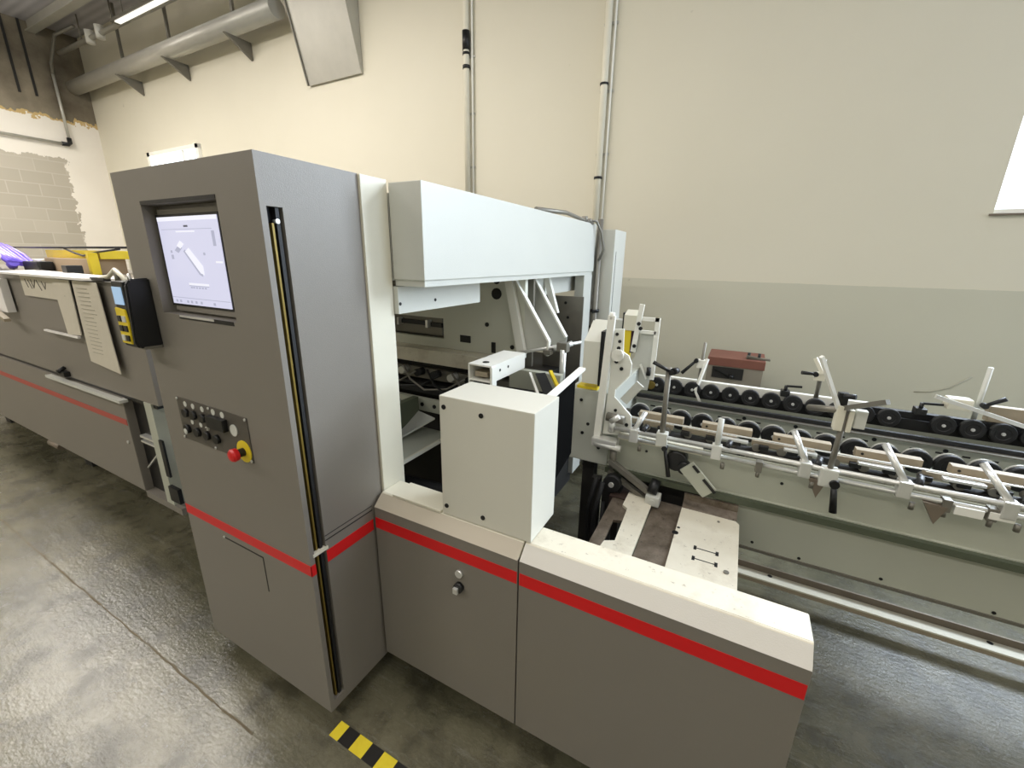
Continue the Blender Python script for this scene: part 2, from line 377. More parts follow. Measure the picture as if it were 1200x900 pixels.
# ================= floor markings =================
tag(MB().box((-1.095, 0.685, 0.0), (-0.30, 0.742, 0.002)).build('hazard_tape', TAPE), 'yellow and black hazard tape on the floor at the control cabinet corner', 'tape')
cr = MB(); pts = []
for i in range(60):
    x = -5.0+i*0.062; pts.append((x, 0.553+random.uniform(-.0035, .0035)))
for i in range(len(pts)-1):
    a, b = pts[i], pts[i+1]
    w = random.uniform(.002, .0045)
    cr.prism([(a[0], a[1]-w, 0.0008), (b[0], b[1]-w, 0.0008), (b[0], b[1]+w, 0.0008), (a[0], a[1]+w, 0.0008)], (0, 0, 0.0006))
o = cr.build('trim_3', paint('joint_filler', (98, 88, 66), 0.8, var=0.5, vscale=12)); o['kind'] = 'structure'
tag(MB().bar((0.405, 1.32, 0.004), (0.455, 1.20, 0.004), 0.012, 0.003).build('paper_strip', WPAPER), 'small white paper strip on the floor right of the low cabinets', 'scrap')
tag(MB().bar((0.53, 1.16, 0.004), (0.56, 1.12, 0.004), 0.010, 0.003).build('paper_strip', WPAPER), 'tiny paper sliver on the floor at the bottom right', 'scrap')

# ================= control cabinet =================
t = thing('control_cabinet', (-1.47, 0.9, 0), 'tall grey control cabinet with a touch screen and red stripe', 'cabinet')
X0, X1, Y0, Y1, Z0, Z1 = -1.855, -1.10, 0.71, 1.036, 0.078, 1.925
b = MB()
AX0, AX1, AZ0, AZ1 = -1.70, -1.285, 1.49, 1.823
for (ya, yb, xr) in ((Y0, 0.727, X1), (0.727, 0.757, X1-0.03)):
    b.box((X0, ya, Z0), (xr, yb, AZ0)).box((X0, ya, AZ1), (xr, yb, Z1)).box((X0, ya, AZ0), (AX0, yb, AZ1)).box((AX1, ya, AZ0), (xr, yb, AZ1))
b.box((X0, 0.757, Z0), (X1-0.03, Y1, Z1))
b.box((X1-0.03, 0.772, Z0), (X1, Y1, Z1)).box((X1-0.03, 0.727, Z0), (X1, 0.772, 0.118)).box((X1-0.03, 0.727, 1.80), (X1, 0.772, Z1))
b.build('body', GREY, t)
MB().box((X1-0.029, 0.7275, 0.119), (X1-0.026, 0.7715, 1.799)).build('slot_backing', BLACK, t)
MB().box((X1-0.026, 0.742, 0.119), (X1-0.009, 0.748, 1.76)).build('seal_strip', BRONZE, t, 'bronze seal strip in the slot')
MB().box((X1-0.026, 0.754, 0.119), (X1-0.006, 0.764, 1.799)).build('seal_strip', RUB, t, 'black rubber seal in the slot')
MB().cyl((X1-0.02, 0.757, 1.765), (X1-0.004, 0.757, 1.765), 0.006).build('slot_screw', STEEL, t)
MB().box((X1-0.012, 0.722, 0.742), (X1+0.004, 0.778, 0.752)).build('hinge_tab', CREAM, t, 'cream tab across the slot')
# red stripe wrapping the corner
MB().box((X0-0.0005, Y0-0.0015, 0.676), (X1+0.0015, Y0, 0.716)).box((X1, Y0-0.0015, 0.676), (X1+0.0015, 0.7268, 0.716)).box((X1, 0.7722, 0.690), (X1+0.0015, 0.979, 0.735)).build('red_stripe', RED, t)
MB().box((X1, 0.7725, 0.772), (X1+0.001, 0.979, 0.776)).box((X1, 0.7725, 0.790), (X1+0.001, 0.979, 0.7925)).build('panel_seam', DARK, t)
MB().box((-1.604, Y0-0.001, 0.644), (-1.369, Y0, 0.649)).box((-1.369, Y0-0.001, 0.50), (-1.364, Y0, 0.649)).build('flap_seam', DARK, t)
MB().cyl((-1.604, Y0-0.003, 0.648), (-1.604, Y0, 0.648), 0.005).build('flap_screw', STEEL, t)
for x in (X0+0.08, X1-0.30):
    MB().cyl((x, 0.92, 0), (x, 0.92, Z0), 0.03).build('foot', BLACK, t)
# screen unit set in the recess
sc = MB().box((-1.680, 0.741, 1.497), (-1.300, 0.757, 1.812), 0.002).build('screen_bezel', GREY, t)
MB().box((-1.690, 0.7385, 1.514), (-1.3405, 0.7412, 1.796)).build('screen_gasket', BLACK, sc)
DX0, DX1, DZ0, DZ1 = -1.678, -1.346, 1.521, 1.788
d = MB().box((DX0, 0.736, DZ0), (DX1, 0.7386, DZ1)).build('display', SCREEN, sc, 'lit pale lavender display')
def onscreen(mb, u0, v0, u1, v1, lift=0.0004):
    mb.box((DX0+(DX1-DX0)*u0, 0.736-lift, DZ0+(DZ1-DZ0)*v0), (DX0+(DX1-DX0)*u1, 0.736, DZ0+(DZ1-DZ0)*v1)); return mb
w = MB(); onscreen(w, 0.0, 0.955, 1.0, 1.0); onscreen(w, 0.36, 0.235, 0.70, 0.262); onscreen(w, 0.88, 0.5, 0.985, 0.52); onscreen(w, 0.30, 0.83, 0.62, 0.845)
x_, z_ = lambda u: DX0+(DX1-DX0)*u, lambda v: DZ0+(DZ1-DZ0)*v
def quad(mb, pts, lift): return mb.prism([(x_(u), 0.736-lift, z_(v)) for u, v in pts], (0, 0.0003, 0))
quad(w, [(0.40, .62), (0.47, .66), (0.66, .46), (0.66, .36), (0.60, .38)], 0.0007); quad(w, [(0.27, .68), (0.34, .74), (0.40, .70), (0.33, .65)], 0.0007)
w.build('graphic', SCR_W, sc)
g = MB(); quad(g, [(0.37, .62), (0.40, .64), (0.63, .40), (0.63, .34), (0.58, .36)], 0.0005); quad(g, [(0.22, .63), (0.30, .69), (0.36, .66), (0.28, .60)], 0.0005)
onscreen(g, 0.36, 0.225, 0.70, 0.234); onscreen(g, 0.0, 0.075, 1.0, 0.082); onscreen(g, 0.885, 0.68, 0.93, 0.84); onscreen(g, 0.14, 0.53, 0.18, 0.58); onscreen(g, 0.14, 0.60, 0.17, 0.63); onscreen(g, 0.70, 0.58, 0.73, 0.61); onscreen(g, 0.05, 0.86, 0.9, 0.866)
for u in (0.06, 0.13, 0.26, 0.33, 0.41, 0.50, 0.72): onscreen(g, u, 0.02, u+0.035, 0.05)
for u in (0.38, 0.42, 0.47, 0.52, 0.57, 0.62): onscreen(g, u, 0.20, u+0.03, 0.218)
g.build('graphic', SCR_G, sc)
g = MB(); onscreen(g, 0.45, 0.885, 0.52, 0.905); g.build('graphic', SCR_D, sc)
# ledge and slot under the screen
k = MB().box((-1.60, Y0-0.0015, 1.478), (-1.30, Y0, 1.490)).build('drawer_slot', BLACK, t)
MB().box((-1.595, Y0-0.003, 1.483), (-1.40, Y0-0.001, 1.490)).build('slot_lip', STEEL, k)
MB().box((-1.698, Y0-0.002, 1.8235), (-1.287, Y0, 1.834)).build('hood_gap', BLACK, t)
# button plate
bp = MB().prism([(-1.735, Y0-0.003, 1.030), (-1.318, Y0-0.003, 1.030), (-1.318, Y0-0.003, 1.186), (-1.735, Y0-0.003, 1.190)], (0, 0.003, 0)).build('button_plate', paint('dark_plate', (92, 87, 80), 0.4, metal=0.3), t)
for (x, z) in [(-1.73, 1.184), (-1.53, 1.181), (-1.325, 1.180), (-1.325, 1.036), (-1.53, 1.036), (-1.73, 1.036)]:
    MB().cyl((x, Y0-0.006, z), (x, Y0-0.003, z), 0.005, seg=10).build('screw', STEEL, bp)
for i, x in enumerate((-1.680, -1.630, -1.572)):
    MB().cyl((x, Y0-0.014, 1.138), (x, Y0-0.003, 1.138), 0.016).build('push_button', BLACK, bp)
    MB().cyl((x, Y0-0.0045, 1.170), (x, Y0-0.003, 1.170), 0.010).build('button_label', LGREY, bp)
for x in (-1.690, -1.625, -1.565, -1.505):
    MB().cyl((x, Y0-0.014, 1.075), (x, Y0-0.003, 1.075), 0.016).build('push_button', BLACK, bp)
for x in (-1.655, -1.600): MB().cyl((x, Y0-0.0045, 1.107), (x, Y0-0.003, 1.107), 0.009).build('button_label', LGREY, bp)
MB().cyl((-1.690, Y0-0.016, 1.068), (-1.690, Y0-0.0145, 1.068), 0.011).cyl((-1.690, Y0-0.018, 1.068), (-1.690, Y0-0.014, 1.068), 0.006).build('selector_knob', LGREY, bp)
MB().box((-1.53, Y0-0.020, 1.118), (-1.43, Y0-0.003, 1.160), 0.003).build('switch_block', BLACK, bp)
MB().bar((-1.545, Y0-0.01, 1.10), (-1.525, Y0-0.01, 1.15), 0.006, 0.004).bar((-1.555, Y0-0.01, 1.11), (-1.51, Y0-0.01, 1.12), 0.006, 0.004).build('switch_toggle', STEEL, bp)
for x in (-1.505, -1.452): MB().cyl((x, Y0-0.0045, 1.172), (x, Y0-0.003, 1.172), 0.011).build('button_label', LGREY, bp)
MB().cyl((-1.395, Y0-0.007, 1.130), (-1.395, Y0-0.003, 1.130), 0.020).build('key_switch', LGREY, bp)
MB().disc_lathe((-1.357, Y0-0.003, 1.064), (0, -1, 0), [(0.038, 0), (0.038, 0.003), (0.020, 0.004)]).build('stop_ring', YEL, bp, 'yellow ring of the stop button')
es = MB().disc_lathe((-1.357, Y0-0.006, 1.064), (0, -1, 0), [(0.014, 0), (0.014, 0.014), (0.014, 0.024)]).build('stop_button_stem', BLACK, bp)
MB().disc_lathe((-1.357, Y0-0.006, 1.064), (0, -1, 0), [(0.014, 0.020), (0.021, 0.023), (0.022, 0.036), (0.017, 0.042), (0.004, 0.044)]).build('emergency_stop_button', RED, bp, 'red mushroom stop button')

# handheld pendant hung on the cabinet edge
t = thing('handheld_pendant', (-1.81, 0.68, 1.37), 'black and yellow handheld meter with a small blue display on the cabinet edge', 'meter')
MB().prism([(-1.765, 0.633, 1.385), (-1.765, 0.643, 1.58), (-1.765, 0.656, 1.598), (-1.765, 0.7095, 1.60), (-1.765, 0.7095, 1.375), (-1.765, 0.645, 1.372)], (0.018, 0, 0), 0.004).build('holster', BLACK, t)
MB().box((-1.845, 0.640, 1.375), (-1.766, 0.7095, 1.59), 0.006).build('case', BLACK, t)
MB().box((-1.838, 0.637, 1.515), (-1.778, 0.641, 1.572)).build('display', BLUELCD, t)
fp = MB().prism([(-1.842, 0.634, 1.385), (-1.775, 0.634, 1.385), (-1.768, 0.634, 1.45), (-1.775, 0.634, 1.50), (-1.842, 0.634, 1.505)], (0, 0.007, 0), 0.002).build('keypad', YEL, t)
for i in range(3):
    for j in range(2): MB().box((-1.830+j*0.030, 0.630, 1.395+i*0.032), (-1.808+j*0.030, 0.635, 1.415+i*0.032), 0.002).build('key', BLACK if (i+j) % 3 else LGREY, fp)
MB().box((-1.86, 0.655, 1.366), (-1.75, 0.7095, 1.376), 0.003).build('base_lip', DSTEEL, t)
MB().tube([(-1.80, 0.68, 1.59), (-1.81, 0.68, 1.61), (-1.84, 0.69, 1.60), (-1.86, 0.70, 1.57)], 0.005).build('hanging_clip', STEEL, t)

# ================= portal: column, beam, added shade box, far column =================
t = thing('folding_machine', (-1.8, 2.2, 0), 'folding machine with a long white overhead beam on a cream column beside the control cabinet', 'machine')
MB().box((-1.30, 1.0365, 0.10), (-1.09, 1.150, 1.924), 0.003).build('column', CREAM, t)
MB().box((-1.085, 1.152, 1.605), (-0.948, 2.985, 1.915), 0.003).box((-1.085, 1.160, 1.583), (-0.955, 2.975, 1.606)).build('beam_cover', LGREY, t)
MB().box((-2.6, 1.155, 1.60), (-1.09, 3.35, 1.885)).build('added_shade_box', LGREY, t)  # unseen solid box added over the inner machine to keep it dim
MB().box((-1.12, 1.152, 1.485), (-1.07, 1.690, 1.58)).build('lower_rail', LGREY, t)
MB().box((-1.12, 2.25, 1.475), (-1.05, 2.97, 1.58)).build('lower_rail', LGREY, t)
for y, z in ((1.16, 1.52), (1.36, 1.52), (2.86, 1.52)): MB().cyl((-1.068, y, z), (-1.072, y, z), 0.006, seg=10).build('screw', BLACK, t)
MB().box((-1.02, 2.82, 0.10), (-0.955, 2.985, 1.583), 0.003).build('far_column', LGREY, t)
MB().box((-1.10, 3.05, 0.10), (-0.83, 3.35, 1.885), 0.003).build('far_cabinet', LGREY, t, 'light grey upright box behind the far end of the beam')
MB().box((-0.8295, 3.10, 1.0), (-0.828, 3.105, 1.74)).build('door_seam', DARK, t)
MB().cyl((-0.93, 3.02, 0.1), (-0.93, 3.02, 1.95), 0.02).build('drain_pipe', DSTEEL, t)
for z in (1.20, 1.32): MB().cyl((-0.93, 3.02, z), (-0.93, 3.02, z+0.02), 0.032).build('pipe_coupling', BLACK, t)
MB().tube([(-0.99, 2.10, 1.925), (-0.98, 2.5, 1.945), (-0.97, 2.8, 1.925), (-0.95, 2.9, 1.915)], 0.012).build('beam_cable', DSTEEL, t)
MB().tube([(-0.96, 2.86, 1.93), (-0.93, 2.93, 1.93), (-0.905, 2.97, 1.86), (-0.89, 3.0, 1.75), (-0.92, 3.0, 1.68)], 0.008).build('beam_cable', DSTEEL, t)
MB().cyl((-0.97, 2.80, 1.915), (-0.97, 2.80, 1.95), 0.02).cyl((-0.96, 2.86, 1.915), (-0.96, 2.86, 1.94), 0.018).build('cable_gland', DSTEEL, t)

# guards hanging under the beam
def fin(pts, th): return MB().prism(pts, (0, th, 0))
fin([(-1.055, 2.0, 1.585), (-1.04, 2.0, 1.585), (-0.850, 2.0, 1.268), (-0.850, 2.0, 1.235), (-0.975, 2.0, 1.205)], 0.006).build('guard_plate', LGREY, t)
MB().bar((-1.078, 1.985, 1.585), (-0.985, 1.97, 1.195), 0.044, 0.03, (0, 1, 0)).build('edge_bar', WHITE, t, 'white square edge bar')
MB().bar((-1.045, 1.99, 1.585), (-0.842, 1.99, 1.278), 0.010, 0.03, (0, 1, 0)).bar((-0.842, 1.99, 1.278), (-0.845, 1.99, 1.20), 0.010, 0.03, (0, 1, 0)).build('edge_flange', WHITE, t)
fin([(-1.12, 2.2, 1.585), (-1.03, 2.2, 1.585), (-0.825, 2.2, 1.265), (-0.83, 2.2, 1.20), (-0.95, 2.2, 1.22)], 0.006).build('guard_plate', LGREY, t)
MB().bar((-1.03, 2.19, 1.585), (-0.825, 2.19, 1.270), 0.010, 0.03, (0, 1, 0)).build('edge_flange', WHITE, t)
MB().bar((-1.04, 2.38, 1.585), (-0.97, 2.38, 1.37), 0.035, 0.03, (0, 1, 0)).build('edge_bar', WHITE, t)
MB().cyl((-0.98, 1.9, 1.215), (-0.70, 2.08, 1.272), 0.008).cyl((-0.82, 2.0, 1.235), (-0.74, 2.06, 1.265), 0.014).build('support_rod', STEEL, t)
MB().box((-0.80, 1.99, 1.225), (-0.745, 2.04, 1.275), 0.006).box((-0.86, 1.96, 1.21), (-0.82, 2.0, 1.235), 0.004).build('clamp_block', DSTEEL, t)
MB().cyl((-0.765, 2.0, 1.0), (-0.765, 2.0, 1.24), 0.016).build('support_post', STEEL, t)

# ================= inner folding machine seen through the portal =================
fp_ = MB()
# near plate with a rectangular window and holes
for (x0, x1, z0, z1) in [(-2.6, -2.02, 1.165, 1.40), (-2.02, -1.52, 1.34, 1.40), (-2.02, -1.52, 1.165, 1.22), (-1.52, -1.17, 1.165, 1.60), (-1.17, -0.99, 1.165, 1.60)]:
    fp_.box((x0, 2.0, z0), (x1, 2.03, z1))
fp_.build('frame_plate', paint('inner_plate_enamel', (216, 216, 202), 0.5, var=0.06), t)
MB().box((-2.6, 2.10, 1.10), (-0.99, 2.12, 1.62)).build('rear_plate', DSTEEL, t)
MB().box((-1.98, 2.04, 1.23), (-1.56, 2.09, 1.335)).build('window_insert', DSTEEL, t)
MB().box((-1.86, 2.02, 1.285), (-1.66, 2.045, 1.31)).box((-1.63, 2.02, 1.28), (-1.55, 2.045, 1.305)).build('slot', BLACK, t)
MB().box((-1.88, 2.0, 1.275), (-1.865, 2.04, 1.32)).box((-1.655, 2.0, 1.275), (-1.64, 2.04, 1.32)).build('slot_clamp', STEEL, t)
for (x, z, r) in [(-1.36, 1.22, 0.0), (-1.22, 1.33, .012), (-1.06, 1.22, .012), (-1.16, 1.50, .03), (-1.16, 1.57, .02)]:
    if r: MB().cyl((x, 1.995, z), (x, 2.001, z), r).build('hole', BLACK, t)
MB().box((-1.40, 1.995, 1.215), (-1.33, 2.001, 1.255)).build('hole', BLACK, t)
MB().box((-1.19, 1.995, 1.175), (-1.165, 2.001, 1.235)).build('hole', BLACK, t)
MB().box((-2.6, 1.90, 1.085), (-0.99, 2.0, 1.165), 0.004).build('ledge_rail', WORN, t)
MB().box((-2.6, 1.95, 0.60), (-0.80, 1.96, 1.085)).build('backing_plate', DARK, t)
MB().box((-2.6, 1.915, 0.985), (-1.0, 1.945, 1.05)).build('belt_guide', DSTEEL, t)
MB().box((-2.6, 1.86, 0.91), (-0.95, 1.94, 0.945), 0.01).build('carrier_belt', RUB, t)
MB().box((-2.6, 1.87, 0.955), (-0.98, 1.93, 0.972), 0.004).build('carrier_belt', RUB, t)
sl = MB().box((-2.6, 1.84, 0.81), (-0.95, 1.87, 0.885)).build('slotted_rail', FRAME, t)
for i in range(12): MB().cyl((-2.2+i*0.09, 1.835, 0.85), (-2.2+i*0.09, 1.842, 0.85), 0.012, seg=10).build('hole', BLACK, sl)
for i in range(9):
    x = -2.1+i*0.12
    MB().cyl((x, 1.86, 1.03), (x, 1.92, 1.03), 0.022).build('guide_roller', RUB if i % 3 else STEEL, t)
for i in range(6):
    x = -2.0+i*0.17; ph = random.uniform(-.02, .02)
    MB().tube([(x, 1.80, 1.08), (x+0.06, 1.78, 1.02+ph), (x+0.16, 1.78, .97+ph), (x+0.30, 1.80, .985), (x+0.40, 1.83, 1.05)], 0.006).build('cable', BLACK if i % 2 else DSTEEL, t)
MB().prism([(-2.3, 1.20, 0.70), (-1.36, 1.20, 0.70), (-1.36, 1.84, 0.70), (-2.3, 1.84, 0.70)], (0, 0, 0.006)).build('tray', FRAME, t)
MB().box((-1.366, 1.20, 0.695), (-1.354, 1.84, 0.715)).build('tray_lip', CREAM, t)
MB().prism([(-1.75, 1.60, 0.715), (-1.55, 1.60, 0.715), (-1.45, 1.80, 0.79), (-1.62, 1.82, 0.81)], (0, 0, 0.01)).build('tray_deflector', LGREY, t)
MB().box((-1.62, 1.55, 0.745), (-1.58, 1.82, 0.90)).build('tray_divider', FRAMED, t)
MB().cyl((-2.2, 1.35, 0.55), (-1.0, 1.35, 0.55), 0.03).build('lower_shaft', STEEL, t)
MB().cyl((-2.2, 1.55, 0.45), (-1.0, 1.60, 0.50), 0.045).build('lower_shaft', RUB, t)
for x in (-1.7, -1.45, -1.22): MB().cyl((x, 1.35, 0.55), (x+0.04, 1.35, 0.55), 0.06).build('lower_pulley', DSTEEL, t)
MB().bar((-1.25, 1.15, 0.35), (-0.95, 1.75, 0.45), 0.03, 0.03).build('tie_bar', CREAM, t)
MB().tube([(-1.6, 1.25, 0.5), (-1.4, 1.35, 0.62), (-1.2, 1.3, 0.5), (-1.05, 1.4, 0.4)], 0.015).build('air_hose', RUB, t)
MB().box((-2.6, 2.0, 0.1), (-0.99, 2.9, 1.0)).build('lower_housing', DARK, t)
MB().box((-2.6, 1.90, 0), (-2.5, 2.9, 0.12)).box((-1.1, 1.95, 0), (-1.0, 2.9, 0.12)).build('foot', DARK, t)
MB().box((-1.12, 2.55, 0.75), (-0.86, 2.56, 1.462)).build('far_plate', DSTEEL, t)
for (x, z) in [(-0.975, 1.42), (-0.955, 1.33)]: MB().cyl((x, 2.545, z), (x, 2.551, z), 0.009, seg=10).build('hole', BLACK, t)
# two short belts at the mouth
MB().bar((-0.80, 1.80, 1.155), (-0.62, 1.62, 1.02), 0.05, 0.006).build('feed_belt', BLACK, t)
MB().bar((-0.765, 1.84, 1.162), (-0.585, 1.66, 1.03), 0.016, 0.012).build('belt_edge', YEL, t, 'yellow belt edge')
MB().bar((-0.855, 1.80, 1.150), (-0.675, 1.60, 1.02), 0.012, 0.010).build('belt_edge', WHITE, t)
MB().box((-1.0, 1.86, 0.98), (-0.72, 1.90, 1.14)).build('mouth_plate', FRAME, t)
MB().cyl((-0.93, 1.70, 1.07), (-0.76, 1.74, 1.06), 0.025).cyl((-0.90, 1.66, 1.02), (-0.72, 1.70, 1.0), 0.03).build('feed_roller', RUB, t)

# white hollow arm
t = thing('hollow_arm', (-0.88, 1.5, 0.84), 'white hollow square arm standing behind the white box', 'arm')
ah = MB(); A = (-0.945, -0.835)
ah.box((A[0], 1.40, 1.264), (A[1], 1.70, 1.270)).box((A[0], 1.40, 1.205), (A[0]+0.006, 1.70, 1.264)).box((A[1]-0.006, 1.40, 1.205), (A[1], 1.70, 1.264)).box((A[0], 1.40, 1.200), (A[1], 1.70, 1.206))
ah.build('tube', WHITE, t)
MB().box((A[1]-0.006, 1.40, 0.84), (A[1]+0.004, 1.435, 1.264)).box((A[0], 1.40, 0.84), (A[0]+0.006, 1.435, 1.2)).build('upright', WHITE, t)
MB().box((A[0]+0.03, 1.39, 0.10), (A[1]-0.03, 1.44, 1.2)).build('foot', DARK, t)
for y in (1.47, 1.54): MB().cyl((A[1]-0.001, y, 1.24), (A[1]+0.001, y, 1.24), 0.006).build('hole', BLACK, t)
MB().cyl((-0.89, 1.45, 1.269), (-0.89, 1.45, 1.272), 0.014).build('hole', BLACK, t)
MB().box((A[0]+0.02, 1.42, 1.215), (A[1]-0.03, 1.60, 1.235)).build('inner_slide', TAN, t)

# ================= low cabinets in front =================
def low_cab(name, x0, x1, topmat, label, lw_, right_end):
    t = thing(name, ((x0+x1)/2, 1.05, 0), label, 'cabinet')
    MB().prism([(x0, 0.98, 0.105), (x0, 0.98, 0.790), (x0, 1.118, 0.790), (x0, 1.118, 0.105)], (x1-x0, 0, 0)).build('front_panel', GREY, t)
    b = MB().prism([(x0, 0.9795, 0.7905), (x0, 1.020, 0.828), (x0, 1.025, 0.832), (x0, 1.120, 0.832), (x0, 1.125, 0.826), (x0, 1.125, 0.7905)], (x1-x0, 0, 0), 0.002)
    b.build('top_cap', topmat, t)
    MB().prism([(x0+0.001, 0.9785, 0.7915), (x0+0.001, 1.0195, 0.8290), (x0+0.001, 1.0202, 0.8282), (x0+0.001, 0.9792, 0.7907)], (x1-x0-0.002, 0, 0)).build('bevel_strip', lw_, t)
    MB().box((x0+0.002, 0.9785, 0.704), (x1-0.002, 0.98, 0.748)).build('red_stripe', RED, t)
    for x in (x0+0.08, x1-0.12): MB().cyl((x, 1.07, 0), (x, 1.07, 0.105), 0.025).build('foot', BLACK, t)
    return t
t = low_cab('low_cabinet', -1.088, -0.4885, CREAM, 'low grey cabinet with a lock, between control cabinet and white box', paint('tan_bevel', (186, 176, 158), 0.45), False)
MB().cyl((-0.708, 0.971, 0.653), (-0.708, 0.98, 0.653), 0.014).build('lock', STEEL, t)
k = MB().cyl((-0.708, 0.964, 0.600), (-0.708, 0.98, 0.600), 0.018).build('latch_knob', BLACK, t)
MB().box((-0.722, 0.955, 0.582), (-0.704, 0.966, 0.604), 0.002).build('key', STEEL, k)
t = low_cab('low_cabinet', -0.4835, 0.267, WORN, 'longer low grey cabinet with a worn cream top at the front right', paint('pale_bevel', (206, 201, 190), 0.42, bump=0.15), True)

# raised cream plate on the left low cabinet
tag(MB().box((-1.03, 1.018, 0.8325), (-0.81, 1.118, 0.840), 0.001).build('cover_plate', CREAM), 'small cream cover plate on the low cabinet left of the white box', 'plate')

# ================= white enclosure box =================
t = thing('enclosure_box', (-0.635, 1.11, 0.833), 'white rectangular steel box standing on the low cabinets', 'box')
MB().box((-0.803, 1.022, 0.8335), (-0.466, 1.205, 1.262), 0.004).build('box_body', paint('box_white', (216, 213, 200), 0.4, bump=0.15), t)
for (x, z) in [(-0.785, 1.225), (-0.645, 1.222), (-0.785, 0.868), (-0.640, 0.868)]:
    MB().cyl((x, 1.019, z), (x, 1.0225, z), 0.008, seg=12).build('screw', BLACK, t)
    
# black side guard right behind the box
t = thing('side_guard', (-0.5, 1.38, 0.8), 'black upright guard sheet with a white top edge, right behind the white box', 'guard')
MB().prism([(-0.505, 1.206, 0.90), (-0.505, 1.44, 0.96), (-0.505, 1.44, 1.252), (-0.505, 1.206, 1.232)], (0.008, 0, 0)).build('sheet', paint('matt_black', (4, 4, 4), 0.8, spec=0.05), t)
MB().bar((-0.513, 1.207, 1.240), (-0.513, 1.56, 1.270), 0.026, 0.010).build('top_edge', WHITE, t)

# ================= conveyor (folder carriers) on the right =================
t = thing('belt_conveyor', (0.8, 2.2, 0), 'long grey-green belt conveyor with rows of black wheels on the right', 'conveyor')
XR = 2.6
YN = 1.85
MB().box((-0.66, YN-0.01, 0.737), (-0.455, 2.42, 1.098), 0.003).build('end_block', paint('pale_grey_enamel', (188, 189, 178), 0.45, bump=0.1), t, 'pale grey end block')
for (x, z) in [(-0.60, 1.045), (-0.56, 0.93), (-0.585, 0.88), (-0.50, 0.82)]:
    MB().cyl((x, YN-0.013, z), (x, YN-0.009, z), 0.008, seg=10).build('hole', BLACK, t)
MB().box((-0.63, YN, 1.098), (-0.53, YN+0.10, 1.112), 0.003).build('sensor_plate', YEL, t)
MB().box((-0.455, YN, 0.742), (XR, YN+0.012, 0.912), 0.002).build('upper_side_frame', FRAME, t)
MB().box((-0.455, YN-0.035, 0.716), (XR, YN+0.012, 0.742)).build('frame_groove', FRAMED, t, 'dark green groove strip')
MB().box((-0.455, YN-0.012, 0.738), (XR, YN, 0.746)).build('groove_lip', FRAME, t)
MB().box((0.02, YN-0.010, 0.516), (XR, YN+0.012, 0.716), 0.002).build('lower_side_frame', FRAME, t)
MB().box((0.02, YN-0.016, 0.506), (XR, YN+0.03, 0.518)).build('lower_edge', DSTEEL, t)
for (x, z) in [(0.19, 0.545), (0.62, 0.54), (0.36, 0.53), (0.93, 0.53), (1.3, 0.53)]:
    MB().cyl((x, YN-0.0125, z), (x, YN-0.009, z), 0.006, seg=10).build('hole', BLACK, t)
for (x, z) in [(0.06, 0.90), (0.14, 0.90), (0.25, 0.835), (-0.28, 0.85), (1.05, 0.80)]:
    MB().cyl((x, YN-0.003, z), (x, YN+0.001, z), 0.006, seg=10).build('hole', BLACK, t)
MB().box((-0.66, 2.60, 0.72), (XR, 2.62, 1.0)).build('far_side_frame', FRAME, t)
for x in (-0.60, 2.3):
    MB().box((x, 1.93, 0), (x+0.06, 2.0, 0.74)).build('leg', DARK, t)
    MB().box((x, 2.5, 0), (x+0.06, 2.6, 0.90)).build('leg', DARK, t)
    MB().box((x, 2.0, 0.70), (x+0.06, 2.6, 0.76)).build('cross_member', DARK, t)
MB().box((-0.40, 1.90, 0.50), (-0.02, 2.6, 0.70)).build('drive_housing', DARK, t)
# mid plates
sp_ = MB().box((-0.44, 2.33, 0.885), (XR, 2.34, 0.945)).build('slotted_plate', FRAME, t)
for i in range(24):
    x = -0.36+i*0.085
    MB().box((x, 2.3285, 0.908), (x+0.025, 2.3305, 0.916)).build('slot', DARK, sp_)
MB().box((-0.44, 2.30, 0.945), (XR, 2.41, 0.952)).build('far_carrier_bed', DSTEEL, t)
MB().box((-0.44, 2.325, 0.952), (XR, 2.345, 0.972), 0.003).build('far_belt_edge', RUB, t)
MB().box((-0.44, 2.22, 0.872), (XR, 2.34, 0.885)).build('lower_belt', RUB, t)
MB().box((-0.44, 2.14, 0.872), (XR, 2.21, 0.893), 0.003).build('middle_rail', DSTEEL, t)
MB().box((-0.44, 2.12, 0.865), (XR, 2.14, 0.905)).build('middle_rail_face', FRAME, t)
for (x) in (0.10, 0.32, 0.62, 0.86):
    MB().cyl((x, 2.3275, 0.925), (x, 2.331, 0.925), 0.009, seg=10).build('bolt', BLACK, t)
# far white rail behind the wheels
MB().box((-0.44, 2.475, 0.95), (XR, 2.49, 1.000)).build('rear_belt', RUB, t)
MB().box((-0.44, 2.50, 0.99), (0.62, 2.53, 1.045), 0.003).build('far_top_rail', WHITE, t, 'white rail behind the far wheels')
MB().box((0.62, 2.50, 0.97), (XR, 2.53, 1.028), 0.003).build('far_top_rail', RUB, t)
